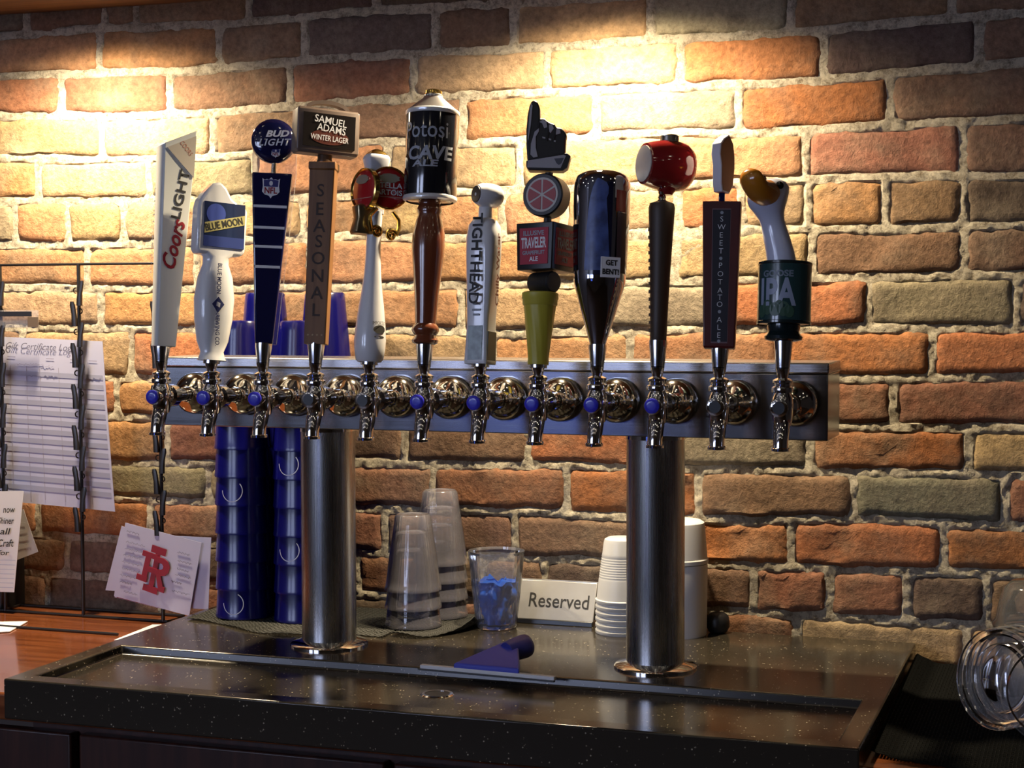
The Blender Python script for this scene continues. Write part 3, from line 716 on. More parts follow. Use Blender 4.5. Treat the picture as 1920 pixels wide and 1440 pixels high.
h.part('neck', MB().lathe([(0.010, h.z(304)), (0.0105, h.z(300)), (0.0095, h.z(296)), (0.0095, h.z(284))], 24, org=(0.002, 0, 0)), mat('dark_bronze', (0.09, 0.05, 0.03), 0.35, 0.4))
FRAMEM = mat('plaque_frame', (0.16, 0.115, 0.095), 0.4, nscale=60, nmix=0.4)
pr = (0, 0, math.radians(30)); pz = h.z(244); px_ = 0.002
pq = h.part('plaque', rloft([(-0.031, 0.080, 0.022, 0.002, 0, 0), (-0.027, 0.085, 0.026, 0.002, 0, 0), (0.026, 0.085, 0.026, 0.002, 0, 0), (0.029, 0.080, 0.022, 0.002, 0, 0)], 2), FRAMEM, loc=(px_, 0, pz), rot=pr, bevel=0.0008)
obj('sign_panel', MB().prism([(-0.035, -0.0225), (0.036, -0.0225), (0.036, 0.0215), (-0.035, 0.0215)], -0.0140, -0.0125), mat('sign_black', (0.012, 0.009, 0.009), 0.25, coat=0.5), pq)
obj('sign_band', MB().prism([(-0.026 * math.cos(a) + 0.001, -0.009 + 0.010 * math.sin(a)) for a in [2 * math.pi * i / 24 for i in range(24)]], -0.0143, -0.0139), mat('sign_red', (0.10, 0.018, 0.012), 0.4), pq)
arch = [(0.030 * math.cos(a), 0.029 + 0.012 * math.sin(a)) for a in [math.radians(180 - 9 * i) for i in range(21)]] + [(0.025 * math.cos(a), 0.028 + 0.008 * math.sin(a)) for a in [math.radians(9 * i) for i in range(21)]]
obj('arch', MB().prism(arch, -0.006, 0.006), FRAMEM, pq)
rot_text(pq, 'SAMUEL', PRINT_W, (0.002, -0.0148, 0.0125), -6, size=0.012, bold=0.0001, width=0.044, height=0.0095)
rot_text(pq, 'ADAMS', PRINT_W, (0.003, -0.0148, 0.0020), -6, size=0.012, bold=0.0001, width=0.039, height=0.0095)
rot_text(pq, 'WINTER LAGER', PRINT_W, (0.001, -0.0148, -0.0105), -2, size=0.01, bold=0.0001, width=0.052, height=0.0072)

# 4 white bottle handle with medallions --------------------------------------------
h = Handle(4, 697, 'white bottle-shaped tap handle with red medallions and gold scrolls', 26, 0, 678)
k = h.k
h.lathe('grip', [(22, 679), (26, 674), (29, 655), (30, 638), (28, 610), (24, 575), (19, 540), (16, 510), (14.5, 480), (14, 450), (14, 425), (15, 395)], WHITE_CER, 40)
hx = 0.0
capm = mat('cap_white', (0.62, 0.64, 0.72), 0.3)
top = h.part('neck_cap', MB().loft([[(p[0], p[1], h.z(y)) for p in rrect(w_, d_, .004, 2)] for (y, w_, d_) in ((400, .022, .016), (322, .024, .018), (312, .027, .021), (296, .032, .024), (290, .029, .022), (284, .020, .016), (279, .011, .010))]), capm, bevel=0.0005)
obj('gold_crown', MB().loft([[(p[0], p[1], h.z(y)) for p in rrect(w_, d_, .004, 2)] for (y, w_, d_) in ((287, .0255, .020), (283, .0205, .0165), (278.5, .012, .0105), (276.5, .006, .005))]), GOLD, top)
MED = mat('medallion_red', (0.40, 0.008, 0.012), 0.22, coat=0.8)
def medallion(loc, rz, txt):
    m = obj('medallion', MB().lathe([(0.0, -0.0035), (0.020, -0.003), (0.0255, -0.0005), (0.0255, 0.004), (0.022, 0.006)], 44, 'y'), MED, h.root, loc, (0, 0, rz))
    obj('gold_rim', MB().lathe([(0.0245, -0.0012), (0.0262, -0.0032), (0.0278, -0.0022), (0.0282, 0.004), (0.0265, 0.006), (0.0245, 0.006)], 44, 'y', cap0=False, cap1=False), GOLD, m)
    obj('emblem', MB().prism([(0.015 * math.cos(a) * (1 if q % 2 else .82), 0.0125 + 0.006 * math.sin(a)) for q, a in enumerate([2 * math.pi * i / 20 for i in range(20)])], -0.0042, -0.0034), mat('emblem_silver', (0.45, 0.42, 0.33), 0.35, 0.6), m)
    obj('divider', MB().prism([(-0.021, -0.0115), (0.021, -0.0115), (0.0205, -0.0125), (-0.0205, -0.0125)], -0.0040, -0.0034), mat('divider_pink', (0.5, 0.25, 0.2), 0.4), m)
    if txt:
        rot_text(m, 'STELLA', PRINT_W, (0, -0.0042, 0.0030), 0, size=0.01, bold=0.0002, width=0.035, height=0.0072)
        rot_text(m, 'ARTOIS', PRINT_W, (0, -0.0042, -0.0060), 0, size=0.01, bold=0.0002, width=0.035, height=0.0072)
    return m
medallion((0.0095, -0.0180, h.z(352)), math.radians(-12), True)
medallion((-0.0170, -0.0025, h.z(356)), math.radians(-80), False)
def scroll(x, y, sgn, z, rz=0):
    pts = []
    for q in range(26):
        a = q * 0.42; r = 0.0075 * (1 - q / 30)
        pts.append((x + sgn * r * math.cos(a), y, z - 0.004 + r * math.sin(a)))
    pts = [(x + sgn * 0.001, y, z + 0.026), (x + sgn * 0.010, y, z + 0.016), (x + sgn * 0.0105, y, z + 0.006)] + pts
    h.part('gold_scroll', MB().tube(pts, [0.0028] * 3 + [0.0026] * 26, 8), GOLD)
scroll(0.020, -0.010, 1, h.z(432)); scroll(-0.004, -0.016, -1, h.z(430))
h.part('gold_bracket', MB().loft([[(p[0] - 0.014, p[1] + 0.002, h.z(y)) for p in rrect(w_, d_, .004, 3)] for (y, w_, d_) in ((440, .030, .020), (436, .032, .022), (410, .024, .018), (388, .028, .022), (384, .020, .016))]), mat('antique_gold', (0.30, 0.24, 0.14), 0.3, 0.9), bevel=0.001)
for q in range(2):
    pass
lettering(h.root, 'IMPORTED', INK, (0, 0, 0), cyl=(29.2 / k, math.radians(10), h.z(607)), size=0.01, width=0.020, height=0.0045)
for (w_, hh, yy) in ((0.019, 0.011, 619), (0.016, 0.003, 633)):
    me = MB(); n = 14
    pts = [(w_ / 2 * math.cos(2 * math.pi * q / n), hh / 2 * math.sin(2 * math.pi * q / n)) for q in range(n)]
    R = 30.2 / k
    me.add([(R * math.sin(math.radians(10) + p[0] / R), -R * math.cos(math.radians(10) + p[0] / R), h.z(yy) + p[1]) for p in pts], [tuple(range(n))])
    h.part('stamp', me, mat('stamp_black', (0.05, 0.05, 0.045), 0.5))

# 5 turned wood handle with black can ---------------------------------------------
TURNED = wood_material('turned_wood', (0.13, 0.030, 0.012), (0.20, 0.055, 0.022), 0.22, 2, 0.6, coat=0.7)
h = Handle(5, 797, 'turned reddish wooden tap handle topped by a black cone-top can', 0, 0, 645)
k = h.k
h.lathe('grip', [(18, 646), (24, 643), (25, 638), (22, 633), (20, 629), (24, 624), (26, 618), (24, 612), (20, 607), (20.5, 590), (23, 550), (27, 510), (30.5, 475), (31.5, 455), (30, 435), (25, 412), (21.5, 402), (23, 396), (24, 390), (21, 384), (21, 378), (24, 374)], TURNED, 48)
can = h.lathe('can', [(40, 376), (49, 373), (50, 368), (50, 212), (48, 206)], BLACKGLOSS, 56)
obj('bottom_rim', MB().lathe([(45 / k, h.z(377)), (51 / k, h.z(374)), (51.5 / k, h.z(369)), (50.2 / k, h.z(367))], 56, cap0=False, cap1=False), mat('rim_white', (0.75, 0.77, 0.80), 0.25, 0.3), can)
obj('top_rim', MB().lathe([(50.2 / k, h.z(213)), (51.5 / k, h.z(211)), (51.5 / k, h.z(206)), (48 / k, h.z(203))], 56, cap0=False, cap1=False), MATS['rim_white'], can)
h.lathe('cone_top', [(48, 204), (46, 202), (20, 180), (18, 177), (18, 174), (16, 172)], mat('can_alu', (0.72, 0.73, 0.75), 0.22, 0.85), 48)
h.lathe('gold_cap', [(15, 173), (16.5, 171), (16, 166), (12, 163.5), (6, 163)], GOLD, 32)
Rc = 50.4 / k
for (txt, y, wd, hh, m, a, it) in (('Potosi', 247, 0.062, 0.021, PRINT_GREY, -0.28, 0), ('CAVE', 291, 0.064, 0.018, PRINT_GREY, -0.05, .1), ('ALE', 311, 0.036, 0.0085, PRINT_GREY, -0.25, .1), ('ALE', 1, 0, 0, None, 0, 0))[:3]:
    o = lettering(can, txt, m, (0, 0, 0), cyl=(Rc, a, h.z(y)), size=0.02, bold=0.0006 if txt != 'Potosi' else 0.0001, shear=it, width=wd, height=hh)
# 6 white knob-headed handle ---------------------------------------------------------
h = Handle(6, 899, 'white glazed tap handle with a knobbed head and vertical dark lettering', -28, 0, 682)
k = h.k
rows = [(h.z(y), wpx / k, dpx / k, rr, cxp / k, 0) for (y, wpx, dpx, rr, cxp) in
        ((683, 47, 44, .004, -1), (678, 48, 46, .004, -1), (640, 46, 44, .005, -1), (600, 45, 44, .006, -1), (540, 52, 48, .008, -1), (480, 58, 54, .010, -1), (445, 61, 58, .013, -1), (422, 58, 54, .015, -1), (412, 46, 42, .013, -1), (407, 27, 27, .0088, 0), (385, 25, 25, .0082, 0))]
h.part('grip', rloft(rows, 6), WHITE_CER, smooth=55)
kn = h.part('knob', MB().lathe([(0.001, -0.020), (0.0115, -0.018), (0.0150, -0.011), (0.0158, 0.0), (0.0150, 0.010), (0.011, 0.016), (0.001, 0.018)], 36, 'y'), WHITE_CER, loc=(0.004, 0, h.z(365)), rot=(0, 0, math.radians(-30)))
obj('knob_hollow', MB().lathe([(0.0105, -0.0190), (0.0105, -0.0196), (0.009, -0.0198)], 28, 'y'), mat('hollow_brown', (0.10, 0.07, 0.05), 0.4), kn)
rot_text(h.root, 'TIGHTHEAD', INK, (-0.0005, -0.0212, h.z(487)), -90, math.radians(-2.6), size=0.02, bold=0.0005, width=0.115, height=0.0145)
rot_text(h.root, 'Chilly Water', mat('brown_ink', (0.16, 0.045, 0.03), 0.5), (0.0208, 0.0, h.z(505)), 90, 0, math.radians(90), size=0.01, bold=0.0003, width=0.092, height=0.011)
def front_box(name, y0, y1, wpx, dy, m, side=False):
    if side: return h.part(name, MB().bounds(46.5 / 2 / k - 1.0 / k - 0.0005, 46.5 / 2 / k - 1.0 / k + 0.0007, -0.011, 0.011, h.z(y0), h.z(y1)), m, bevel=0.0003)
    return h.part(name, MB().bounds(-wpx / 2 / k - 1 / k, wpx / 2 / k - 1 / k, -dy, -dy + 0.0012, h.z(y0), h.z(y1)), m, bevel=0.0003)
front_box('label_panel', 676, 612, 30, 0.0156, mat('label_green', (0.18, 0.25, 0.24), 0.25, nscale=90, nmix=0.9, ncol=(0.03, 0.05, 0.045)))
front_box('side_label', 676, 622, 0, 0, mat('dark_green', (0.022, 0.03, 0.018), 0.4), True)
for q, (yy, ww) in enumerate(((572, 0.010), (583, 0.012), (592, 0.009))):
    h.part('small_print', MB().bounds(-ww / 2, ww / 2, -0.0163, -0.0155, h.z(yy) - 0.001, h.z(yy) + 0.0016), PRINT_GREY)

# 7 stacked handle with pointing hand -----------------------------------------------------
h = Handle(7, 1006, 'stacked tap handle with black pointing hand, citrus disc, lettered cube and yellow cone', -4, 0, 684)
k = h.k
YEL = mat('yellow_plastic', (0.50, 0.44, 0.05), 0.45)
rings = []
for q in range(21):
    f = q / 20; y = 684 - f * 112; r = (18 + 12 * f) / k
    if f < 0.08: r *= 1.06
    R = []
    for j in range(48):
        a = 2 * math.pi * j / 48
        R.append((r * math.cos(a) * (1 + 0.02 * math.cos(12 * a + f * 7)), r * math.sin(a) * (1 + 0.02 * math.cos(12 * a + f * 7)), h.z(y)))
    rings.append(R)
h.part('twisted_cone', MB().loft(rings), YEL, smooth=30)
h.lathe('cone_rim', [(31, 573), (33, 570), (33, 562), (34.5, 560), (34.5, 550), (32, 548)], YEL, 40)
h.part('roller', MB().lathe([(0.0118, -0.018), (0.0135, -0.016), (0.0135, 0.016), (0.0118, 0.018)], 32, 'y'), BLACKMATT, loc=(0.004, 0, h.z(529)), rot=(0, 0, math.radians(48)))
CUBE = mat('cube_black', (0.010, 0.010, 0.012), 0.4)
cb = h.part('cube', rloft([(h.z(508), 0.052, 0.052, 0.0015, 0, 0), (h.z(420), 0.056, 0.056, 0.0015, 0, 0)], 2), CUBE, loc=(0.0055, 0.004, 0), rot=(0, 0, math.radians(-30)), bevel=0.001)
LBL = mat('label_red', (0.42, 0.016, 0.045), 0.5)
zc = (h.z(508) + h.z(420)) / 2
for fc in range(2):
    rz = fc * math.pi / 2
    lb = obj('label', MB().prism([(-0.0205, -0.0225), (0.0205, -0.0225), (0.0215, 0.0225), (-0.0215, 0.0225)], -0.0005, 0.0005), LBL, cb,
             (0.0276 * math.sin(rz), -0.0276 * math.cos(rz), zc), (math.radians(2), 0, rz))
    for (t, z, w_, hh, m) in (('ILLUSIVE', 0.0160, 0.031, 0.0062, PRINT_GREY), ('TRAVELER', 0.0040, 0.037, 0.0135, PRINT_W), ('GRAPEFRUIT', -0.0082, 0.033, 0.005, PRINT_GREY), ('ALE', -0.0160, 0.013, 0.0058, PRINT_W)):
        rot_text(lb, t, m, (0, -0.0009, z), 0, size=0.01, bold=0.0003, width=w_, height=hh)
h.part('stem', MB().lathe([(0.005, h.z(424)), (0.005, h.z(320))], 16, org=(0.006, 0.004, 0)), BLACKMATT)
cx, cz = 0.004, h.z(365)
cd_ = h.part('citrus_disc', MB().lathe([(0.0, -0.014), (0.0255, -0.014), (0.0272, -0.012), (0.0272, 0.012), (0.0255, 0.014)], 48, 'y'), BLACKMATT, loc=(cx, 0.003, cz), rot=(0, 0, math.radians(-20)))
obj('pith', MB().prism(circle(0.0215, 48), -0.0147, -0.0138), mat('pith_white', (0.55, 0.53, 0.50), 0.5), cd_)
for q in range(6):
    a0 = 90 + q * 60 + 4; sg = []
    c0 = (0.0022 * math.cos(math.radians(a0 + 26)), 0.0022 * math.sin(math.radians(a0 + 26)))
    sg = [c0] + [(0.0188 * math.cos(math.radians(a0 + 52 * t / 8)), 0.0188 * math.sin(math.radians(a0 + 52 * t / 8))) for t in range(9)]
    obj('segment', MB().prism(sg, -0.0153, -0.0146), mat('citrus_red', (0.36, 0.035, 0.04), 0.45), cd_)
HANDY = 0.004
pl = h.part('cuff', MB().prism([(h.u(x, y), h.z(y)) for x, y in ((984, 300), (984, 312), (989, 318), (1053, 318), (1062, 312), (1068, 290), (1061, 284), (1050, 286))], -0.010, 0.010), BLACKMATT, loc=(0, HANDY, 0), bevel=0.001)
obj('cuff_face', MB().prism([(h.u(x, y), h.z(y)) for x, y in ((987, 300), (986, 313), (1049, 313), (1059, 290), (1055, 288))], -0.0108, -0.0098), GREYPAINT, pl)
obj('cuff_badge', MB().prism([(h.u(1046, 300) + p[0], h.z(300) + p[1]) for p in [(-.006, .003), (.006, .004), (.003, -.003), (0, -.005), (-.003, -.003)]], -0.0113, -0.0107), mat('badge_dark', (0.07, 0.08, 0.11), 0.5), pl)
hand_px = [(986, 300), (984, 270), (984, 240), (986, 215), (990, 195), (994, 186), (1000, 184), (1006, 188), (1010, 200), (1010, 220), (1018, 218), (1024, 224), (1030, 227), (1037, 229), (1042, 236), (1050, 236), (1056, 242), (1061, 250), (1059, 256), (1057, 290)]
hand = h.part('hand', MB().prism([(h.u(x, y), h.z(y)) for x, y in hand_px], -0.009, 0.009), BLACKMATT, loc=(0, HANDY, 0), bevel=0.0025, seg=2)
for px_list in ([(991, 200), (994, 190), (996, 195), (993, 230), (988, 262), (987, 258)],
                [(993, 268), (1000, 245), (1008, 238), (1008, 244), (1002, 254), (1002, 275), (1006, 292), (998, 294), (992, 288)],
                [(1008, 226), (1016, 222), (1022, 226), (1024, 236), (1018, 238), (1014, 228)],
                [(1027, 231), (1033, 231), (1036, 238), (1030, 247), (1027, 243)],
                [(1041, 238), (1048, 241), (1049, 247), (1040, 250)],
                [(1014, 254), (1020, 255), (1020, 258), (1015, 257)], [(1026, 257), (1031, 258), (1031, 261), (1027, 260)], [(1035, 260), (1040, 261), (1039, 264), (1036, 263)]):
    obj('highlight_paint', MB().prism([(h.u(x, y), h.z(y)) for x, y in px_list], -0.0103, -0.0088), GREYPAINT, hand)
for px_list in ([(1024, 226), (1027, 243), (1023, 262)], [(1037, 231), (1039, 247), (1035, 264)], [(1010, 220), (1006, 240)]):
    obj('finger_groove', MB().tube([(h.u(x, y), -0.0095, h.z(y)) for x, y in px_list], 0.0011, 6), DARKMETAL, hand)

# 8 mirror chrome bullet ----------------------------------------------------------------
h = Handle(8, 1114, 'mirror-chrome bullet-shaped tap handle with a blue figure and white plate', -12, 0, 648)
k = h.k
BULLET = mat('bullet_chrome', (0.50, 0.54, 0.66), 0.04, 1.0)
h.lathe('bullet', [(13, 650), (15, 645), (24, 615), (36, 575), (46, 540), (48.5, 530), (49, 524), (51.5, 480), (53, 420), (53.5, 360), (53, 342), (49, 330), (40, 323), (26, 319), (8, 318)], BULLET, 56)
R = 53.4 / k
def on_can(pts, Rr, name, m, a0=0.0, parent=None):
    mb = MB(); n = len(pts)
    mb.add([(Rr * math.sin(a0 + p[0] / Rr), -Rr * math.cos(a0 + p[0] / Rr), p[1]) for p in pts], [tuple(range(n))])
    return obj(name, mb, m, parent or h.root)
def strip(x0, x1, y0, y1, Rr, name, m, n=10, prof=None):
    mb = MB(); vs = []; fs = []
    for q in range(n + 1):
        a = (x0 + (x1 - x0) * q / n) / Rr
        for (yy) in (y0, y1): vs.append((Rr * math.sin(a), -Rr * math.cos(a), h.z(yy)))
    fs = [(2 * q, 2 * q + 2, 2 * q + 3, 2 * q + 1) for q in range(n)]
    mb.add(vs, fs); return obj(name, mb, m, h.root)
strip(-0.010, 0.021, 520, 346, R + 0.0004, 'dark_panel', mat('midnight_panel', (0.006, 0.008, 0.03), 0.15, coat=0.6))
R2 = R + 0.0009
fig = [(340, 1114, 1118), (348, 1109, 1136), (356, 1104, 1141), (368, 1100, 1141), (378, 1097, 1137), (392, 1095, 1138), (405, 1093, 1140), (420, 1092, 1141), (440, 1090, 1143), (462, 1089, 1145), (485, 1088, 1147), (512, 1087, 1149)]
mb = MB(); V = []; nf = 8
for (y, xl, xr) in fig:
    for q in range(nf + 1):
        a = ((xl + (xr - xl) * q / nf - 1119) / k * 0.80 + 0.004) / R2
        V.append((R2 * math.sin(a), -R2 * math.cos(a), h.z(y)))
mb.add(V, [(r * (nf + 1) + q, r * (nf + 1) + q + 1, (r + 1) * (nf + 1) + q + 1, (r + 1) * (nf + 1) + q) for r in range(len(fig) - 1) for q in range(nf)])
h.part('blue_figure', mb, mat('figure_blue', (0.07, 0.12, 0.36), 0.35, coat=0.3, nscale=55, nmix=0.85, ncol=(0.025, 0.04, 0.12)))
strip(0.024, 0.036, 375, 335, R + 0.0006, 'side_label_white', mat('label_grey', (0.5, 0.47, 0.43), 0.4))
strip(0.026, 0.042, 400, 360, R + 0.0007, 'side_label_red', mat('label_deep_red', (0.30, 0.03, 0.025), 0.4))
strip(0.028, 0.044, 515, 402, R + 0.0006, 'side_label_dark', mat('label_plum', (0.07, 0.045, 0.06), 0.4))
pt_ = h.part('name_plate', MB().bounds(-0.0125, 0.0125, -0.001, 0.001, -0.0125, 0.0125), PRINT_W, loc=(0.0195, -0.0305, h.z(506)), rot=(0, 0, math.radians(30)), bevel=0.0005)
rot_text(pt_, 'GET', INK, (0.001, -0.0014, 0.0055), 0, size=0.01, bold=0.0004, width=0.015, height=0.007)
rot_text(pt_, 'BENT!', INK, (0, -0.0014, -0.0055), 0, size=0.01, bold=0.0004, width=0.021, height=0.007)

# 9 dark brown handle with red barrel -----------------------------------------------------
h = Handle(9, 1226, 'dark brown tap handle topped by a glossy red barrel with a white end', -2, 0, 640)
k = h.k
BROWN = mat('brown_grip', (0.045, 0.026, 0.015), 0.5)
h.lathe('grip', [(13, 646), (15.5, 640), (16.5, 600), (19, 520), (22, 450), (24.5, 400), (25, 388), (23, 380), (16, 377), (9, 375)], BROWN, 36)
for q in range(14):
    f = q / 13; y = 620 - f * 190; r = (16.2 + 6.6 * f) / k
    h.part('grip_stud', MB().box((-r * 0.985, -r * 0.30, h.z(y)), (0.0022, 0.004, 0.004)), mat('stud', (0.16, 0.11, 0.07), 0.4))
h.lathe('connector', [(8, 377), (9.5, 374), (6.5, 371), (8, 368), (6, 363), (8, 358)], CHROME, 24)
REDG = mat('red_gloss', (0.22, 0.010, 0.012), 0.12, coat=1.0)
bz = h.z(307)
br = h.part('barrel', MB().lathe([(0.020, -0.030), (0.0252, -0.029), (0.0262, -0.026), (0.0285, -0.018), (0.0312, -0.004), (0.0315, 0.010), (0.0295, 0.022), (0.024, 0.030), (0.012, 0.034), (0.001, 0.0345)], 44, 'y'), REDG, loc=(0.0035, 0.002, bz), rot=(0, 0, math.radians(-62)))
obj('white_end', MB().lathe([(0.0222, -0.0295), (0.0222, -0.0308), (0.018, -0.0312), (0.001, -0.0312)], 40, 'y'), mat('end_white', (0.62, 0.60, 0.56), 0.4, nscale=40, nmix=0.3), br)
obj('spigot_cup', MB().lathe([(0.007, -0.036), (0.009, -0.033), (0.016, -0.026), (0.020, -0.016)], 28), REDG, br, (0, 0.002, 0))
obj('top_cap', MB().lathe([(0.0115, 0.0285), (0.0115, 0.0365), (0.0095, 0.038), (0.006, 0.0382)], 24), mat('cap_pewter', (0.32, 0.30, 0.28), 0.25, 1.0), br, (0, 0.004, 0))

# 10 dark red paddle with white blade --------------------------------------------------------
h = Handle(10, 1340, 'dark red rectangular tap handle with white vertical capitals and a white blade on top', -3, 0, 652)
k = h.k
MAROON = mat('maroon_wood', (0.085, 0.008, 0.008), 0.4, coat=0.1, nscale=30, nmix=0.5, ncol=(0.035, 0.005, 0.006))
h.part('paddle', rloft([(h.z(654), 56 / k, 0.022, 0.001, -1 / k, 0), (h.z(650), 59 / k, 0.024, 0.001, -1 / k, 0), (h.z(378), 72 / k, 0.026, 0.001, -2 / k, 0)], 1), MAROON, bevel=0.0012, smooth=20)
def pstrip(name, x0, x1, y0, y1, off, m):
    mb = MB(); z0, z1 = h.z(y0), h.z(y1)
    d0 = -0.0120 - off; d1 = -0.0130 - off
    mb.loft([[(x0, d0, z0), (x1, d0, z0), (x1, d0 + .002, z0), (x0, d0 + .002, z0)], [(x0 - .0018, d1, z1), (x1 + .0006, d1, z1), (x1 + .0006, d1 + .002, z1), (x0 - .0018, d1 + .002, z1)]])
    return h.part(name, mb, m, bevel=0.0003)
pstrip('strip_border', -0.0105, 0.0095, 645, 392, 0.0002, mat('strip_edge', (0.16, 0.10, 0.12), 0.4))
pstrip('strip', -0.0098, 0.0088, 642, 394, 0.0006, mat('strip_black', (0.008, 0.008, 0.018), 0.45))
tl = math.atan2(0.001, h.z(394) - h.z(642))
seq = '\u2022SWEET\u2022POTATO\u2022ALE\u2022'
ys = [400, 412, 427, 442, 457, 472, 486, 499, 515, 530, 546, 559, 572, 586, 601, 615, 630, 641]
for ch, y in zip(seq, ys):
    f = (645 - y) / 253
    if ch == '\u2022':
        h.part('dot', MB().prism(circle(0.0020, 10, -0.0008, h.z(y)), -0.0131 - 0.001 * f, -0.0127 - 0.001 * f), PRINT_GREY)
    else:
        rot_text(h.root, ch, PRINT_W, (-0.0008, -0.0131 - 0.001 * f, h.z(y)), 0, size=0.01, bold=-0.0001, height=0.0062)
h.part('stem', MB().box((h.u(1345, 368), 0, (h.z(380) + h.z(352)) / 2), (0.0075, 0.008, h.z(352) - h.z(380))), NAVY, bevel=0.001)
BLADE_W = mat('blade_white', (0.62, 0.63, 0.72), 0.4); BLADE_B = mat('blade_brown', (0.22, 0.10, 0.05), 0.5)
prof = [(-0.012, 360), (-0.016, 345), (-0.017, 310), (-0.022, 290), (-0.020, 270), (-0.010, 258), (0.004, 248), (0.016, 262), (0.021, 285), (0.022, 310), (0.018, 345), (0.008, 360)]
def blade_pts(t): return [(t, a * 0.9, h.z(y)) for a, y in prof]
bl = h.part('blade', MB().loft([blade_pts(-0.006), blade_pts(0.006)]), BLADE_W, loc=(h.u(1347, 300), 0, 0), rot=(0, 0, math.radians(-24)), bevel=0.001)
obj('blade_face', MB().loft([[(0.0058, a * 0.84, h.z(304) + (h.z(y) - h.z(304)) * .95) for a, y in prof], [(0.0068, a * 0.8, h.z(304) + (h.z(y) - h.z(304)) * .92) for a, y in prof]]), BLADE_B, bl)

# 11 goose head -----------------------------------------------------------------------------
h = Handle(11, 1461, 'white goose head tap handle with orange beak and green lettered band', 0, 0, 637)
k = h.k
GOOSE = mat('goose_white', (0.60, 0.64, 0.82), 0.2, coat=0.6)
GREEN = mat('band_green', (0.018, 0.055, 0.058), 0.22, coat=0.6)
DGREEN = mat('base_green', (0.006, 0.016, 0.018), 0.2, coat=0.5)
h.lathe('base', [(24, 640), (35, 637), (36, 631), (31, 626), (29, 622), (31, 614), (31, 606)], DGREEN, 40)
bd = h.lathe('band', [(46, 608), (50, 605), (50, 497), (46, 493)], GREEN, 56)
for y in (606, 495):
    obj('band_rim', MB().lathe([(50 / k, h.z(y + 3)), (51 / k, h.z(y + 2)), (51 / k, h.z(y - 2)), (50 / k, h.z(y - 3))], 56, cap0=False, cap1=False), DGREEN, bd)
Rb = 50.3 / k
GP = mat('band_print', (0.30, 0.36, 0.50), 0.4)
lettering(bd, 'GOOSE', mat('band_print_dim', (0.16, 0.21, 0.28), 0.4), (0, 0, 0), cyl=(Rb, -0.28, h.z(517)), size=0.01, bold=0.0004, width=0.0385, height=0.0080)
lettering(bd, 'IPA', GP, (0, 0, 0), cyl=(Rb, -0.28, h.z(551)), size=0.03, bold=0.0010, spacing=1.08, width=0.046, height=0.033)
HOP = mat('hop_green', (0.030, 0.085, 0.055), 0.4)
for (xx, yy, rr) in ((-0.030, 587, .0065), (-0.021, 580, .0075), (-0.011, 584, .0070), (-0.001, 583, .0075), (-0.006, 576, .005), (0.006, 588, .006)):
    on_can([(xx + rr * math.cos(2 * math.pi * q / 12), h.z(yy) + 1.2 * rr * math.sin(2 * math.pi * q / 12)) for q in range(12)], Rb + 0.0003, 'hop_print', HOP, parent=bd)
# neck and head as one continuous skin, bending to the front-left
path = [(1460, 496, 28, 0), (1456, 470, 27, 0), (1450, 445, 25.5, 0), (1445, 425, 24, 0), (1441, 412, 24, -2), (1436, 400, 28, -6), (1432, 388, 34, -10), (1432, 375, 38, -10), (1435, 362, 38, -8), (1440, 350, 34, -6), (1443, 340, 25, -4), (1443, 335, 14, -4), (1443, 333, 5, -4)]
rings = []
for (x, y, r, f) in path:
    cxh = h.u(x, y); rings.append([(cxh + r / k * math.cos(2 * math.pi * j / 36) + (0.0), f / k + 0.95 * r / k * math.sin(2 * math.pi * j / 36), h.z(y)) for j in range(36)])
gh = h.part('neck_and_head', MB().loft(rings), GOOSE, smooth=70)
beak = []
B0 = Vector((h.u(1436, 362), -0.016, h.z(362))); B1 = Vector((h.u(1400, 347), -0.050, h.z(347)))
ax = (B1 - B0).normalized(); sd = ax.cross(Vector((0, 0, 1))).normalized(); up_ = sd.cross(ax).normalized()
for (f, wv, hv, lift) in ((-0.05, .0150, .0155, -.003), (0.2, .0170, .0162, -.004), (0.42, .0172, .0138, -.0055), (0.62, .0168, .0122, -.0045), (0.80, .0165, .0122, -.001), (0.94, .0155, .0115, .002), (1.05, .0120, .0090, .0035), (1.11, .006, .0045, .004)):
    c = B0 + (B1 - B0) * f + up_ * lift
    beak.append([tuple(c + sd * wv * math.cos(2 * math.pi * j / 28) + up_ * hv * math.sin(2 * math.pi * j / 28)) for j in range(28)])
bk = h.part('beak', MB().loft(beak), mat('beak_orange', (0.46, 0.17, 0.012), 0.2, coat=0.7), smooth=70)
obj('mouth_line', MB().tube([tuple(B0 + (B1 - B0) * f + sd * 0.0165 * s_ - up_ * 0.003) for f, s_ in ((0.15, -.98), (0.4, -1.0), (0.62, -.97), (0.8, -.9))], 0.0009, 6), mat('mouth_tan', (0.5, 0.33, 0.1), 0.4), bk)
for s_, (ex, ey) in ((1, (1456, 351)), (-1, (1424, 340))):
    h.part('eye', MB().lathe([(0.001, -0.003), (0.004, -0.002), (0.0052, 0.0), (0.004, 0.002), (0.001, 0.003)], 18, 'y'), BLACKGLOSS, loc=(h.u(ex, ey), -0.0215, h.z(ey)), rot=(0, 0, 0.5 * s_))

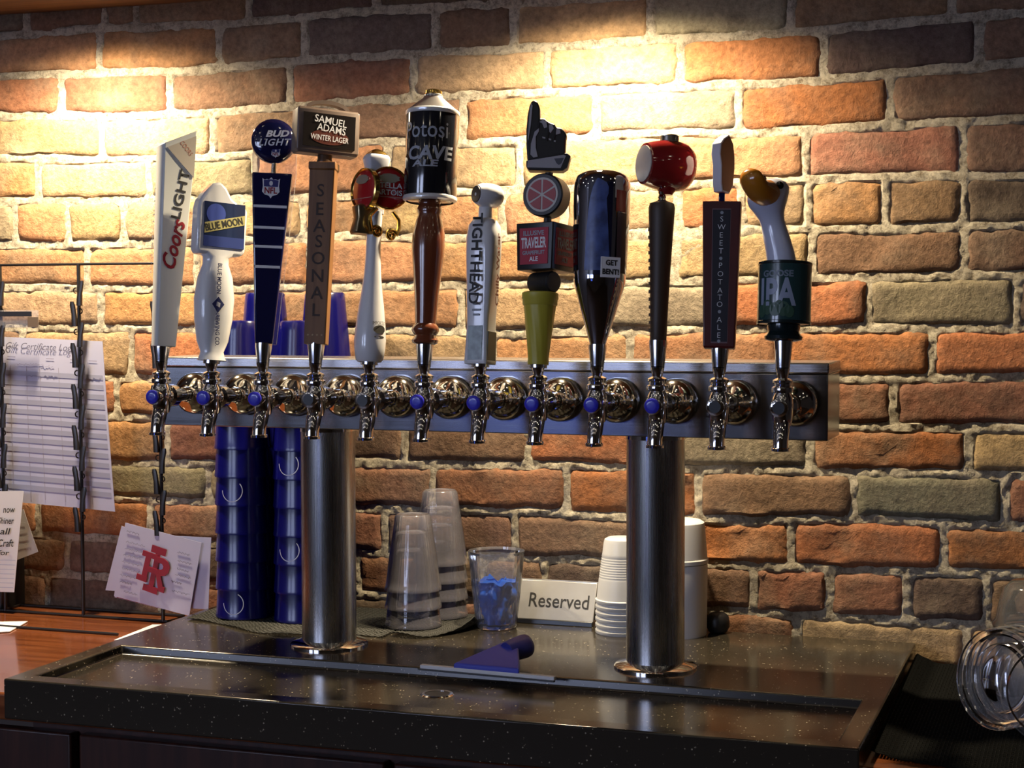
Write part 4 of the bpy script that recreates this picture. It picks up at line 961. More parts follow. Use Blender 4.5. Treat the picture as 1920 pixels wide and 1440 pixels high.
# ------------------------------------------------------------------ tumblers behind the tower
NET = 0.0045
def cup_shell(H, rt, rb, wall, ribs=None, lip=0.0015):
    """inverted tumbler: open rim (radius rb) at z = 0, closed foot (radius rt) at z = H"""
    out = [(rb + lip, 0.0), (rb + lip, 0.004), (rb, 0.0055)]
    n = 8
    out.append((rb - 0.0026, 0.046))
    for q in range(1, n): out.append((rb - 0.0026 + (rt - rb + 0.0026) * q / n, 0.046 + (H - 0.048) * q / n))
    out += [(rt, H - 0.003), (rt - 0.0015, H - 0.0004), (rt - 0.004, H), (rt - 0.008, H - 0.002), (0.0005, H - 0.002)]
    inn = [(0.0005, H - 0.0055), (rt - 0.007, H - 0.0055), (rt - wall, H - 0.009), (rb - wall, 0.004), (rb - wall + 0.0005, 0.0)]
    return out, inn
BLUECUP = mat('cobalt_tumbler', (0.003, 0.003, 0.125), 0.24, coat=0.15, trans=0.2)
o_, i_ = cup_shell(0.150, 0.0305, 0.0424, 0.0020, lip=0.0005)
blue_me = MB().lathe(o_ + i_, 40, cap0=False, cap1=False).mesh('tumbler')
blue_me.materials.append(BLUECUP)
stacks = [((-0.036, 0.1925), 8, 'front stack beside the wire rack'), ((0.063, 0.1925), 8, 'front stack by the left column'),
          ((-0.038, 0.2800), 9, 'rear stack against the brick wall'), ((0.064, 0.2800), 9, 'rear stack marked with white lettering')]
stack_x = [on_y(453, 600, 0.1925)[0], on_y(563, 600, 0.1925)[0], on_y(497, 552, 0.2800)[0], on_y(609, 548, 0.2800)[0]]
ordn = ['lowest', 'second lowest', 'third lowest', 'fourth lowest', 'fifth lowest', 'sixth lowest', 'third topmost', 'second topmost', 'topmost']
LOGO = mat('tumbler_print', (0.62, 0.66, 0.85), 0.4)
def ring_print(parent, Rr, ang, z, rad, w_, a0, a1):
    mb = MB(); n = 24; vs = []
    for q in range(n + 1):
        a = math.radians(a0 + (a1 - a0) * q / n)
        for r in (rad - w_ / 2, rad + w_ / 2):
            t = ang + r * math.cos(a) / Rr; vs.append((Rr * math.sin(t), -Rr * math.cos(t), z + r * math.sin(a)))
    mb.add(vs, [(2 * q, 2 * q + 2, 2 * q + 3, 2 * q + 1) for q in range(n)])
    return obj('round_logo', mb, LOGO, parent)
for si, ((_, sy), n, where) in enumerate(stacks):
    for q in range(n):
        nm = ordn[q] if q < 5 else ('topmost' if q == n - 1 else 'second topmost' if q == n - 2 else 'third topmost' if q == n - 3 else ordn[q])
        c = obj('plastic_tumbler', blue_me, None, None, (stack_x[si], sy, COUNTER + NET + 0.0425 * q), (0, 0, 0.7 * q))
        tag(c, '%s cobalt blue plastic tumbler, upside down in the %s' % (nm, where), 'tumbler', 'blue tumblers stacked upside down')
        if (si, q) in ((0, 0), (1, 2), (1, 5), (0, 4)):
            c.rotation_euler = (0, 0, 0)
            ring_print(c, 0.0427, math.radians({0: 4, 1: -2}[si]), 0.024, 0.0165, 0.0012, 180, 400 if q else 420)
        if (si, q) == (3, 7):
            c.rotation_euler = (0, 0, 0)
            lettering(c, 'pepsi', LOGO, (0, 0, 0), cyl=(0.0422, math.radians(52), 0.0135), size=0.01, bold=0.0003, width=0.030, height=0.014)
            for ch in c.children:
                for v in ch.data.vertices:      # print reads upside down because the cup is inverted
                    a = math.atan2(v.co.x, -v.co.y); a = 2 * math.radians(52) - a
                    v.co = (0.0422 * math.sin(a), -0.0422 * math.cos(a), 0.027 - v.co.z)
            ring_print(c, 0.0431, math.radians(50), -0.004, 0.012, 0.0016, 0, 180)
# clear fluted tumblers
def fluted(prof, seg=96, nfl=32, amp=0.012, f0=0, f1=1):
    rings = []
    for (r, z, fl) in prof:
        rings.append([(r * (1 + amp * fl * math.cos(nfl * 2 * math.pi * j / seg)) * math.cos(2 * math.pi * j / seg), r * (1 + amp * fl * math.cos(nfl * 2 * math.pi * j / seg)) * math.sin(2 * math.pi * j / seg), z) for j in range(seg)])
    return MB().loft(rings, False, False)
def clear_cup(H=0.111, rt=0.0265, rb=0.0410):
    pr = [(rb + .001, 0, 0), (rb + .001, .004, 0), (rb, .006, 0)]
    for q in range(1, 9): pr.append((rb + (rt - rb) * q / 9, 0.006 + (H - 0.012) * q / 9, 1 if q > 2 else 0.2 * q))
    pr += [(rt, H - .003, .5), (rt - .003, H, 0), (rt - .008, H - .002, 0), (.0006, H - .002, 0)]
    return fluted(pr)
clear_me = clear_cup().mesh('clear_tumbler'); clear_me.materials.append(M_CLEAR_CUP)
for (px_, py_, Y, n, where) in ((775, 1150, 0.198, 3, 'shorter stack on the netting'), (826, 1130, 0.2855, 4, 'taller stack against the wall')):
    x = on_y(px_, py_, Y)[0]
    for q in range(n):
        c = obj('clear_tumbler', clear_me, None, None, (x, Y, COUNTER + NET + 0.0265 * q), (0, 0, 0.4 * q))
        tag(c, '%s clear fluted plastic tumbler, upside down in the %s' % (('lowest', 'second lowest', 'topmost' if n == 3 else 'third lowest', 'topmost')[q], where), 'tumbler', 'clear tumblers stacked upside down')
# upright clear tumbler holding crumpled blue film
gx = on_y(931, 1150, 0.240)[0]
gl = empty('fluted_tumbler', (gx, 0.240, COUNTER)); tag(gl, 'upright clear fluted plastic tumbler holding crumpled blue film', 'tumbler')
H = 0.114
pr = [(.0006, .004, 0), (.024, .004, 0), (.0285, .001, 0), (.0300, .004, .5)] + [(.0300 + .0118 * q / 9, .004 + (H - .004) * q / 9, 1 if q < 6 else 0.15) for q in range(1, 10)] + [(.0408, H, 0), (.0400, H - .004, 0)]
obj('tumbler_wall', fluted(pr), M_CLEAR, gl)
film = MB(); rings = []
for q in range(31):
    f = q / 30; R = []
    for j in range(80):
        a = 2 * math.pi * j / 80
        nn = noise.noise(Vector((math.cos(a) * 2.2, math.sin(a) * 2.2, f * 4))) + 0.5 * abs(noise.noise(Vector((math.cos(a) * 6, math.sin(a) * 6, f * 9))))
        r = (0.022 + 0.0115 * f) * (0.80 + 0.22 * nn) * (1 if f < .95 else .5)
        R.append((r * math.cos(a), r * math.sin(a), 0.0065 + 0.066 * f + 0.010 * noise.noise(Vector((math.cos(a) * 1.5, math.sin(a) * 1.5, 7))) * f))
    rings.append(R)
fo = obj('blue_film', film.loft(rings), mat('blue_film', (0.005, 0.10, 0.62), 0.3, coat=0.3, nscale=60, nmix=0.8, ncol=(0.01, 0.05, 0.35)), None, (gx, 0.240, COUNTER), smooth=35)
tag(fo, 'bundle of crumpled bright blue plastic film inside the clear tumbler', 'film')

# ------------------------------------------------------------------ reserved sign
sg = empty('table_sign', (0.431, 0.288, COUNTER), (0, 0, 0)); tag(sg, 'silver tent sign lettered Reserved in front of the brick wall', 'sign')
SIGNM = mat('sign_silver', (0.66, 0.67, 0.68), 0.28, 0.55, nscale=40, nmix=0.25, ncol=(0.5, 0.5, 0.52))
tl = math.radians(-24)
pl_ = obj('front_panel', MB().bounds(-0.066, 0.062, -0.001, 0.001, 0.0, 0.062), SIGNM, sg, (0, -0.002, 0.0045), (tl, 0, 0), bevel=0.0012)
obj('back_panel', MB().bounds(-0.066, 0.062, -0.001, 0.001, 0.0, 0.058), SIGNM, sg, (0, 0.0285, 0.0045), (math.radians(3), 0, 0))
obj('reflected_stripe', MB().bounds(-0.066, 0.062, -0.006, 0.003, 0.0, 0.0075), mat('stripe_dark', (0.08, 0.085, 0.09), 0.3, 0.8), sg, bevel=0.001)  # dark bar standing in for the stripe reflected in the counter
rot_text(pl_, 'Reserved', INK, (0.006, -0.0014, 0.0315), 0, size=0.02, bold=0.0001, width=0.093, height=0.0215)

# ------------------------------------------------------------------ white cups
WPLA = mat('white_plastic', (0.78, 0.80, 0.82), 0.35, trans=0.15)
FOAM = mat('white_foam', (0.80, 0.80, 0.79), 0.6)
def ribbed_cup():
    p = [(0.0375, 0), (0.0385, 0.0012), (0.0385, 0.0050), (0.0365, 0.0062), (0.0350, 0.022), (0.0335, 0.034)]
    for q in range(9):
        z = 0.036 + q * 0.0036; r = 0.0332 - (z - 0.036) * 0.13
        p += [(r, z), (r - 0.0006, z + 0.0016), (r - 0.0002, z + 0.0030)]
    p += [(0.0282, 0.072), (0.0262, 0.088), (0.0250, 0.092), (0.021, 0.0945), (0.001, 0.0950)]
    return MB().lathe(p, 40, cap0=False)
rm = ribbed_cup().mesh('portion_cup'); rm.materials.append(WPLA)
wx = on_y(1118, 1170, 0.262)[0] + 0.0385
for q in range(6):
    c = obj('white_cup', rm, None, None, (wx, 0.262, COUNTER + 0.0088 * q)); 
    tag(c, '%s ribbed white plastic cup of the upside-down stack beside the Reserved sign' % ('lowest', 'second', 'third', 'fourth', 'fifth', 'topmost')[q], 'cup', 'ribbed white cups stacked upside down')
fm = MB().lathe([(0.0440, 0), (0.0455, 0.001), (0.0455, 0.006), (0.0440, 0.0075), (0.0405, 0.052), (0.0395, 0.058), (0.035, 0.061), (0.001, 0.0612)], 40, cap0=False).mesh('foam_cup'); fm.materials.append(FOAM)
fx = on_y(1327, 1100, 0.276)[0] - 0.0455
sl = obj('white_sleeve', MB().lathe([(0.0425, 0), (0.0432, 0.002), (0.0445, 0.098), (0.0440, 0.1035), (0.03, 0.1040), (0.001, 0.1040)], 40), FOAM, None, (fx, 0.276, COUNTER))
tag(sl, 'tall straight white foam container behind the right column', 'container')
c = obj('foam_cup', fm, None, None, (fx, 0.276, COUNTER + 0.1042)); tag(c, 'short tapered white foam cup upside down on the tall white container', 'cup')
bo = obj('rubber_stopper', MB().lathe([(0.006, 0), (0.0135, 0.002), (0.0168, 0.009), (0.0170, 0.016), (0.0155, 0.024), (0.010, 0.029), (0.001, 0.0305)], 28), BLACKMATT, None, tuple(on_z(1346, 1186, COUNTER)[:2] + np.array([0, 0.0])) + (COUNTER,))
tag(bo, 'small rounded black rubber stopper beside the white container', 'stopper')

# ------------------------------------------------------------------ squeegee
a = on_z(788, 1250, COUNTER + 0.004); b = on_z(1040, 1273, COUNTER + 0.004)
mid = (a + b) / 2; L = float(np.linalg.norm((b - a)[:2])); az = math.atan2(b[1] - a[1], b[0] - a[0])
sq = empty('squeegee', (mid[0], mid[1] + 0.004, COUNTER), (0, 0, az)); tag(sq, 'blue plastic hand squeegee with a white blade lying at the basin edge', 'squeegee')
BLUEP = mat('squeegee_blue', (0.060, 0.080, 0.55), 0.5)
obj('blade', MB().bounds(-L / 2, L / 2, -0.005, 0.003, 0.0012, 0.0068), mat('blade_pale', (0.80, 0.81, 0.82), 0.4), sq, bevel=0.001)
obj('blade_edge', MB().bounds(-L / 2 - 0.001, L / 2 + 0.001, -0.009, -0.004, 0.0005, 0.0022), BLACKMATT, sq)
he = MB()
fan = [(-0.047, -0.004, 0), (0.046, -0.004, 0), (0.041, 0.010, 0), (0.016, 0.064, 0), (-0.004, 0.066, 0)]
def lift(p, t): return (p[0], p[1], t + 0.0080 + (p[1] + 0.004) * 0.28)
he.loft([[lift(p, -0.0055) for p in fan], [lift(p, 0.0045) for p in fan]])
obj('head', he, BLUEP, sq, bevel=0.0025, seg=3)
hp = on_z(990, 1205, COUNTER + 0.028)
ca, sa = math.cos(-az), math.sin(-az)
dx_, dy_ = hp[0] - mid[0], hp[1] - mid[1] - 0.004
hl = (dx_ * ca - dy_ * sa, dx_ * sa + dy_ * ca)
st_ = (0.006, 0.048)
pts = [(st_[0] + (hl[0] - st_[0]) * f, st_[1] + (hl[1] - st_[1]) * f, 0.021 + 0.004 * f) for f in (0, 0.1, 0.4, 0.8, 0.93, 0.985, 1.0)]
obj('handle', MB().tube(pts, [0.0125, 0.0135, 0.0150, 0.0158, 0.0150, 0.011, 0.004], 24), mat('squeegee_navy', (0.035, 0.042, 0.28), 0.45), sq, smooth=60)

# ------------------------------------------------------------------ netting
NETM = mat('black_netting', (0.014, 0.015, 0.012), 0.6)
def netting(outline_fn, nu, nv, pu, pv, wave, t=0.0009, seedv=0):
    """woven net: strands in two directions over a u,v patch"""
    mb = MB()
    def P(u, v, dz): 
        x, y = outline_fn(u, v)
        return (x, y, 0.0016 + wave(u, v) + dz)
    for q in range(nu + 1):
        u = q / nu; pts = [P(u, r / pv, 0.0004 * (1 if (q + r) % 2 else -1)) for r in range(pv + 1)]
        mb.tube(pts, t, 4)
    for q in range(nv + 1):
        v = q / nv; pts = [P(r / pu, v, 0.0004 * (-1 if (q + r) % 2 else 1)) for r in range(pu + 1)]
        mb.tube(pts, t, 4)
    return mb
ox, oy = 0.10, 0.20
def o1(u, v):
    x0 = -0.105 + 0.335 * u; yf = 0.150 - 0.062 * math.sin(min(1, u * 1.9) * math.pi / 2) + 0.012 * math.sin(u * 9) + 0.02 * u
    return (x0 - 0.0, yf + (0.312 - yf) * v)
def shift(fn, cx, cy): return lambda u, v: (fn(u, v)[0] - cx, fn(u, v)[1] - cy)
n1 = obj('bar_netting', netting(shift(o1, 0.05, 0.2), 90, 46, 60, 40, lambda u, v: 0.0010 * math.sin(u * 25) * (1 if v < .12 else 0.15) + 0.001), NETM, None, (0.05, 0.2, COUNTER), smooth=0)
tag(n1, 'dark woven bar netting spread under the blue tumblers', 'mat', 'pieces of dark bar netting'); n1['label'] = 'dark woven bar netting spread under the blue tumblers'
def o2(u, v):
    x0 = 0.236 + 0.10 * u; yf = 0.130 - 0.02 * math.sin(u * math.pi) + 0.075 * u ** 2
    return (x0, yf + (0.312 - yf) * v)
n2 = obj('bar_netting', netting(shift(o2, 0.28, 0.22), 30, 50, 26, 40, lambda u, v: 0.001 + 0.012 * max(0, (u - 0.8) / 0.2) ** 2 * (1 - v) + 0.006 * max(0, .12 - v) / .12 * (0.5 + .5 * math.sin(u * 8))), NETM, None, (0.28, 0.22, COUNTER), smooth=0)
tag(n2, 'dark woven bar netting with a curled edge under the clear tumblers', 'mat', 'pieces of dark bar netting')
# ribbed mat on the wooden bar to the right of the stone slab
BM = mat('bar_mat_black', (0.0045, 0.005, 0.005), 0.8, spec=0.08)
def o3(u, v): return (0.9585 + 0.45 * u, -0.205 + 0.505 * v - 0.03 * math.sin(u * 5) * (1 - v))
n3 = obj('bar_mat', netting(shift(o3, 1.18, 0.05), 110, 120, 60, 60, lambda u, v: 0.001 + 0.012 * max(0, 1 - u / .06) * (0.4 + .6 * v), t=0.0012), BM, None, (1.18, 0.05, WOOD_Z), smooth=0)
tag(n3, 'black ribbed rubber mesh mat on the wooden bar right of the slab', 'mat')

# ------------------------------------------------------------------ wire card rack with clips
RY = 0.243
rack = empty('card_rack', (-0.349, RY, WOOD_Z)); tag(rack, 'black wire card rack with clip-lined rods standing on the wooden bar', 'rack')
RT = 0.188 - WOOD_Z
rods = [-0.497 + 0.349, 0.0, -0.203 + 0.349]
obj('top_bar', MB().tube([(-0.42, 0, RT), (rods[2], 0, RT)], 0.0022, 10), BLACKMETAL, rack)
clipm = MB().bounds(-0.0032, 0.0032, -0.0035, 0.0035, -0.013, 0.013)
clip_me = MB().loft([[(p[0], p[1], z) for p in rrect(w_, d_, .0012, 2, cx, -0.004)] for (z, w_, d_, cx) in ((-0.0180, .0085, .006, 0), (-0.006, .0080, .006, 0.0005), (0.002, .0075, .005, 0.0012), (0.016, .0085, .004, 0.0038), (0.0215, .006, .003, 0.0046))]).mesh('clip')
clip_me.materials.append(BLACKMETAL)
loop_me = MB().tube([(0.0042 * math.cos(a), -0.002, 0.0042 * math.sin(a)) for a in [math.radians(-100 + 20 * i) for i in range(11)]], 0.0010, 6).mesh('clip_loop'); loop_me.materials.append(BLACKMETAL)
for ri, rx in enumerate(rods):
    rd = obj('rod', MB().tube([(rx, 0, 0.002), (rx, 0, RT)], 0.0030, 10), BLACKMETAL, rack)
    zz = RT - 0.048; q = 0
    lo_ = {0: 0.17, 1: 0.13, 2: 0.125}[ri]
    while zz > lo_:
        sgn = (1 if (q + ri) % 2 == (1 if ri else 0) else -1)
        if ri == 0: sgn = 1 if q % 2 == 0 else 1
        sgn = 1 if q % 2 == 0 else -1
        cl = obj('clip', clip_me, None, rd, (rx + sgn * 0.0046, -0.002, zz)); cl.scale = (sgn, 1, 1)
        lp_ = obj('clip_loop', loop_me, None, rd, (rx - sgn * 0.0035, -0.001, zz + 0.006)); lp_.scale = (-sgn, 1, 1)
        zz -= 0.0330; q += 1
base = MB(); zb_ = 0.0024
bx_ = on_z(50, 1134, WOOD_Z)[0] + 0.349
base.tube([(bx_, 0.002, zb_), (bx_, 0.052, zb_), (rods[2] + 0.008, 0.052, zb_), (rods[2] + 0.008, 0.0, zb_), (rods[0] - 0.25, 0.0, zb_)], 0.0024, 8)
obj('base_frame', base, BLACKMETAL, rack)
obj('base_bar', MB().tube([(rods[0] - 0.25, -0.115, zb_), (rods[2] - 0.01, -0.115, zb_)], 0.0022, 8), BLACKMETAL, rack)

# ------------------------------------------------------------------ papers
def sheet(name, corners, Y, m, bend=0.0, th=0.0006, n=14):
    """hanging sheet given by its photo corners (tl, tr, br, bl) in the plane y = Y"""
    P = [on_y(x, y, Y) for x, y in corners]
    o = (P[0] + P[1]) / 2
    mb = MB(); rows_f = []; rows_b = []
    def pos(u, v):
        p = P[0] * (1 - u) * (1 - v) + P[1] * u * (1 - v) + P[2] * u * v + P[3] * (1 - u) * v
        return Vector((p[0] - o[0], p[1] - o[1] + bend * (v ** 2) + 0.5 * bend * math.sin(u * 3.0), p[2] - o[2]))
    V = [tuple(pos(i / n, j / n)) for j in range(n + 1) for i in range(n + 1)]
    V += [(v[0], v[1] + th, v[2]) for v in V]
    N1 = (n + 1) ** 2; F = []
    for j in range(n):
        for i in range(n):
            q = j * (n + 1) + i
            F.append((q, q + 1, q + n + 2, q + n + 1)); F.append((N1 + q, N1 + q + n + 1, N1 + q + n + 2, N1 + q + 1))
    for i in range(n):
        for (p_, r_) in ((i, i + 1), (n * (n + 1) + i, n * (n + 1) + i + 1), (i * (n + 1), (i + 1) * (n + 1)), (i * (n + 1) + n, (i + 1) * (n + 1) + n)):
            F.append((p_, r_, N1 + r_, N1 + p_))
    mb.add(V, F)
    ob = obj(name, mb, m, None, tuple(o))
    return ob, pos, o
# ruled log sheet
ls, lpos, lo = sheet('log_sheet', [(-55, 629), (192, 640), (213, 960), (-55, 934)], 0.254, PAPER, 0.004)
tag(ls, 'ruled Gift Certificate log sheet clipped behind the rods of the wire rack', 'paper')
BAND = mat('row_band', (0.37, 0.38, 0.52), 0.75); RULE = mat('rule_line', (0.36, 0.35, 0.48), 0.75)
def patch(parent, pos, u0, u1, v0, v1, m, name, n=12, off=0.0004):
    mb = MB(); V = []
    for i in range(n + 1):
        for v in (v0, v1):
            p = pos(u0 + (u1 - u0) * i / n, v); V.append((p.x, p.y - off, p.z))
    mb.add(V, [(2 * i, 2 * i + 2, 2 * i + 3, 2 * i + 1) for i in range(n)])
    return obj(name, mb, m, parent)
for q in range(13):
    v = 0.20 + q * 0.0575
    patch(ls, lpos, 0.0, 0.985, v, v + 0.029, BAND, 'row_band')
for u in (0.30, 0.42, 0.52, 0.66, 0.85):
    mb = MB(); V = []
    for j in range(13):
        for du in (-0.0022, 0.0022):
            p = lpos(u + du, 0.17 + 0.80 * j / 12); V.append((p.x, p.y - 0.0008, p.z))
    mb.add(V, [(2 * j, 2 * j + 1, 2 * j + 3, 2 * j + 2) for j in range(12)]); obj('column_rule', mb, RULE, ls)
def put_text(parent, pos, txt, m, u, v, w_, hh, deg=0, off=0.0009, **kw):
    p = pos(u, v); return rot_text(parent, txt, m, (p.x, p.y - off, p.z), deg, 0, size=0.01, width=w_, height=hh, **kw)
put_text(ls, lpos, 'Gift Certificate Log', mat('title_ink', (0.13, 0.13, 0.22), 0.6), 0.52, 0.055, 0.125, 0.0145, -1.5, shear=0.35, off=0.002)
for u in (0.31, 0.60, 0.78, 0.92):
    patch(ls, lpos, u - 0.03, u + 0.03, 0.115, 0.121, RULE, 'heading_mark', 3, 0.001)
rnd = random.Random(3)
def scribble(parent, pos, u0, u1, v, amp, m, n=26, off=0.0009, rad=0.00022, freq=1.0):
    ln = (pos(u1, v) - pos(u0, v)).length; pts = []
    ph = rnd.random() * 6
    for i in range(n + 1):
        f = i / n; p = pos(u0 + (u1 - u0) * f, v)
        pts.append((p.x + 0.3 * amp * math.sin(i * 2.1 * freq + ph), p.y - off, p.z + amp * (0.55 * math.sin(i * 1.7 * freq + ph) + 0.45 * math.sin(i * 0.83 * freq + 2 * ph))))
    return obj('handwriting', MB().tube(pts, rad, 4), m, parent)
LINK = mat('faint_ink', (0.16, 0.16, 0.28), 0.7)
for (u, v) in ((0.50, 0.155), (0.58, 0.165), (0.40, 0.16), (0.60, 0.22), (0.48, 0.225), (0.92, 0.22)):
    scribble(ls, lpos, u - 0.05, u + 0.05, v, 0.0018, LINK, 16)
# note clipped to the left rod
ns, npos, no = sheet('note_sheet', [(-70, 922), (44, 921), (25, 1111), (-80, 1108)], 0.226, PAPER_W, 0.002)
tag(ns, 'narrow white handwritten note hanging from the outermost rod of the rack', 'paper')
for (t, x, y, w_, hh) in (('now', 18, 957, 0.023, 0.0075), ('Shiner', 12, 976, 0.031, 0.0105), ('all', 11, 996, 0.021, 0.0105), ('Craft', 12, 1018, 0.030, 0.0120), ('for', 8, 1036, 0.022, 0.0085)):
    p = on_y(x, y, 0.226) - no
    rot_text(ns, t, INK, (p[0], p[1] - 0.0016, p[2]), 2, size=0.01, bold=0.0001, shear=0.25, width=w_, height=hh)
for q in range(7):
    v = 0.68 + q * 0.045
    patch(ns, npos, 0.02, 0.98, v, v + 0.006, mat('pale_rule', (0.55, 0.60, 0.72), 0.8), 'rule_line', 6, 0.0008)
gs, gpos, go = sheet('grey_slip', [(8, 958), (44, 955), (70, 1035), (18, 1055)], 0.247, PAPER_G, 0.002)
tag(gs, 'small grey printed slip half hidden behind the narrow white note', 'paper')
for q in range(4): scribble(gs, gpos, 0.3, 0.9, 0.3 + 0.15 * q, 0.0006, mat('slip_ink', (0.2, 0.19, 0.18), 0.7), 14)
# cards under the lowest clip of the right rod
for (nm, cr_, Y, lb) in (('white_card', [(292, 1003), (396, 1008), (390, 1143), (280, 1136)], 0.2395, 'blank white card hanging behind the red monogram card'),
                         ('white_card', [(228, 986), (262, 1000), (268, 1112), (197, 1107)], 0.2375, 'white card peeking out left of the red monogram card, under it'),
                         ('red_edged_card', [(236, 1040), (300, 1040), (298, 1141), (214, 1120)], 0.2410, 'red-edged white card lowest behind the monogram card')):
    cdo, cpos, co = sheet(nm, cr_, Y, PAPER, 0.001); tag(cdo, lb, 'card', 'cards under the rack clip')
    if nm == 'red_edged_card':
        patch(cdo, cpos, 0.05, 1.0, 0.93, 0.995, RED, 'red_edge', 6)
        patch(cdo, cpos, 0.05, 1.0, 0.80, 0.83, RED, 'red_edge', 6)
    elif 'blank' not in lb:
        pass
cs, cpos, co = sheet('monogram_card', [(235, 980), (378, 1018), (354, 1155), (213, 1118)], 0.2345, PAPER, 0.001)
tag(cs, 'white thank-you card with a red slab-serif monogram hanging from the rack', 'card')
for (u0, u1, v) in ((0.04, 0.20, 0.10), (0.05, 0.30, 0.24), (0.05, 0.30, 0.33), (0.04, 0.28, 0.42), (0.04, 0.27, 0.51), (0.05, 0.28, 0.60), (0.04, 0.26, 0.69), (0.05, 0.20, 0.78), (0.12, 0.30, 0.90),
                    (0.72, 0.88, 0.20), (0.74, 0.92, 0.31), (0.75, 0.90, 0.42), (0.74, 0.94, 0.50), (0.70, 0.84, 0.60), (0.74, 0.96, 0.72)):
    scribble(cs, cpos, u0, u1, v, 0.0021, LINK, 30, rad=0.0003)
c0 = on_y(290, 1067, 0.2345) - co
mg = empty('monogram_pivot', (0, 0, 0)) if False else None
def mono(polys, name):
    mb = MB(); rot = math.radians(-15)
    for pi, pl in enumerate(polys):
        mb.prism([(c0[0] + (p[0] * math.cos(rot) - p[1] * math.sin(rot)) * 0.0105, c0[2] + (p[0] * math.sin(rot) + p[1] * math.cos(rot)) * 0.0105) for p in pl], c0[1] - 0.0026 - 0.0001 * pi - (0.001 if name == 'letter_r' else 0), c0[1] - 0.0021)
    return obj(name, mb, RED, cs, smooth=0)
# letter I (behind) and letter R, slab serifs; unit about 1 cm
mono([[(-0.30, -3.3), (0.55, -3.3), (0.55, 3.4), (-0.30, 3.4)], [(-1.15, 2.45), (1.40, 2.45), (1.40, 3.55), (-1.15, 3.55)], [(-1.15, -3.6), (1.40, -3.6), (1.40, -2.6), (-1.15, -2.6)]], 'letter_i')
bowl = [(-0.2, 2.1), (1.3, 2.1), (2.1, 1.8), (2.6, 1.1), (2.55, 0.3), (2.1, -0.35), (1.5, -0.6), (0.9, -0.6), (0.9, 0.25), (1.25, 0.3), (1.5, 0.6), (1.5, 0.95), (1.2, 1.25), (-0.2, 1.25)]
mono([[(-1.75, -2.2), (-0.85, -2.2), (-0.85, 2.2), (-1.75, 2.2)], [(-2.4, 1.5), (0.2, 1.5), (0.2, 2.3), (-2.4, 2.3)], [(-2.55, -2.3), (-0.75, -2.3), (-0.75, -1.45), (-2.55, -1.45)], bowl,
      [(-0.85, 0.2), (0.9, 0.2), (0.9, -0.6), (-0.85, -0.6)], [(0.55, -0.5), (1.35, -0.5), (2.15, -2.1), (2.5, -2.1), (2.5, -2.95), (1.6, -2.95)]], 'letter_r')
# things on the wooden bar by the rack
ev = MB()
pe = [on_z(x, y, WOOD_Z + 0.001) for x, y in ((-60, 1168), (52, 1166), (18, 1185), (-60, 1190))]
oe = sum(pe) / 4
ev.loft([[tuple(p - oe + np.array([0, 0, dz])) for p in pe] for dz in (0.0, 0.0012)])
en = obj('folded_paper', ev, PAPER_W, None, tuple(oe)); tag(en, 'folded white paper lying on the wooden bar below the wire rack', 'paper')
pe = [on_z(x, y, WOOD_Z + 0.001) for x, y in ((214, 1201), (252, 1200), (330, 1172), (286, 1172))]
oe = sum(pe) / 4
pe[1][0] = min(pe[1][0], QX0 - 0.002); pe[2][0] = min(pe[2][0], QX0 - 0.002)
ev = MB().loft([[tuple(p - oe + np.array([0, 0, dz])) for p in pe] for dz in (0.0, 0.001)])
en = obj('paper_slip', ev, PAPER_W, None, tuple(oe)); tag(en, 'thin white paper slip wedged along the edge of the black slab', 'paper')
p = on_z(46, 1140, WOOD_Z)
kb = empty('black_box', (min(p[0], bx_ - 0.349 - 0.004) - 0.08, 0.285, WOOD_Z)); tag(kb, 'black box standing behind the narrow note against the brick wall', 'box')
obj('body', MB().bounds(-0.08, 0.078, -0.032, 0.032, 0, 0.085), mat('box_black', (0.010, 0.009, 0.009), 0.35), kb, bevel=0.003)
obj('lid', MB().bounds(-0.081, 0.079, -0.033, 0.033, 0.085, 0.098), MATS['box_black'], kb, bevel=0.002)
lbx = on_y(72, 584, 0.236)
lh = empty('label_holder', (lbx[0] - 0.05, 0.236, lbx[2] - 0.012)); tag(lh, 'clear label holder with a black strip hanging on the rack above the log sheet', 'label holder')
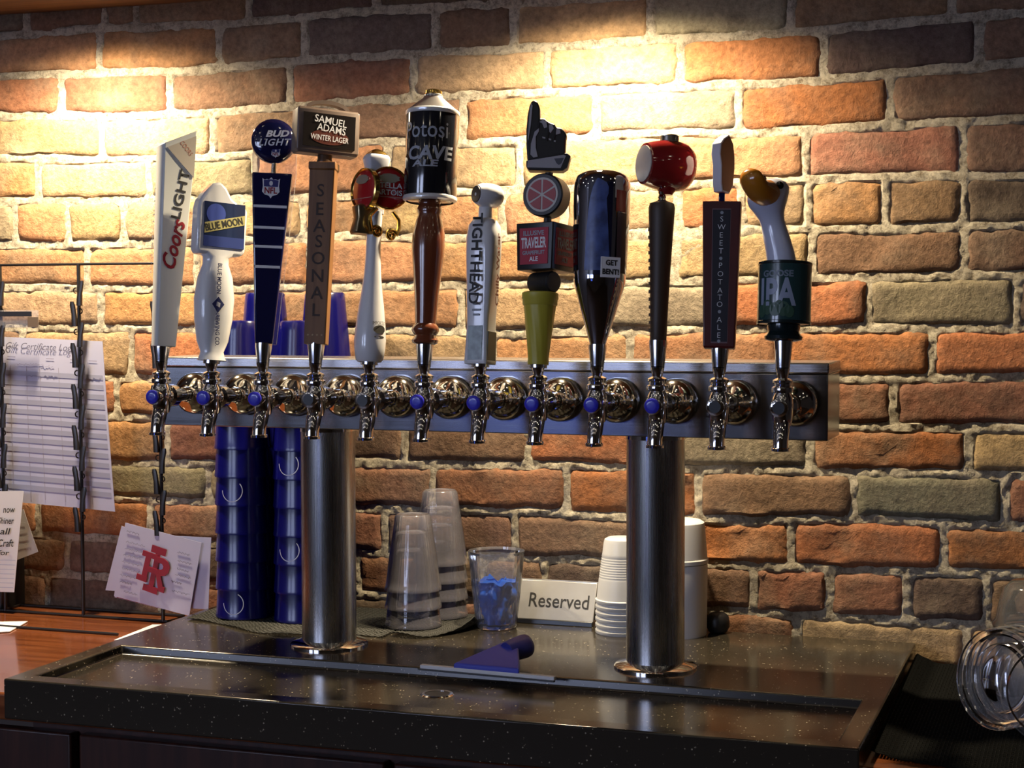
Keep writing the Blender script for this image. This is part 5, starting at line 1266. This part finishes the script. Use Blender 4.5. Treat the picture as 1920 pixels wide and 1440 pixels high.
obj('pocket', MB().bounds(-0.06, 0.05, -0.001, 0.001, -0.014, 0.014), M_CLEAR, lh)
obj('black_strip', MB().bounds(-0.06, 0.038, -0.0025, -0.001, 0.004, 0.012), BLACKMETAL, lh)
obj('end_tab', MB().bounds(0.031, 0.050, -0.0022, -0.001, -0.013, 0.003), mat('tab_brown', (0.13, 0.09, 0.06), 0.5), lh)

# ------------------------------------------------------------------ clear lids and cups at the right end
mz = WOOD_Z + 0.0045
cup_cx, cup_cy = 1.128, 0.06
cl_me = MB().lathe([(0.056, 0.0), (0.057, 0.003), (0.054, 0.006), (0.0535, 0.05), (0.050, 0.085), (0.047, 0.100), (0.0555, 0.1015), (0.0565, 0.105), (0.0545, 0.108), (0.052, 0.112), (0.049, 0.130), (0.043, 0.150), (0.034, 0.158), (0.001, 0.160)], 56, cap0=False)
dc = obj('deli_container', cl_me, clear_plastic('clear_deli_plastic', (0.8, 0.8, 0.8), 0.10, 0.08), None, (cup_cx, cup_cy, mz)); tag(dc, 'clear plastic domed container standing on the black mesh mat', 'container')
lid_me = MB().lathe([(0.058, 0), (0.0595, 0.001), (0.0595, 0.0055), (0.0570, 0.0065), (0.0525, 0.0045), (0.0500, 0.0085), (0.0420, 0.0100), (0.0400, 0.0085), (0.0375, 0.0100), (0.028, 0.0105), (0.026, 0.0095), (0.001, 0.0095)], 60, 'y', cap0=False).mesh('lid')
lid_me.materials.append(M_LID)
for q, (x, y, rz, tlt, lb) in enumerate(((1.1030, -0.0330, -36, -9, 'clear round plastic lid leaning on the domed container, innermost of the row'), (1.1030 - 0.0095, -0.0330 - 0.013, -36, -9, 'clear round plastic lid leaning in the middle of the row'),
                                         (1.1030 - 0.019, -0.0330 - 0.026, -36, -9, 'clear round plastic lid leaning in front of two others'), (1.150, -0.108, 8, -14, 'clear round plastic lid propped outermost before the leaning row'))):
    R = 0.0595; t_ = math.radians(tlt)
    l = obj('takeout_cover', lid_me, None, None, (x, y, mz + R * math.cos(t_) + 0.002), (t_, 0, math.radians(rz)))
    tag(l, lb, 'lid', 'clear lids on the mesh mat')
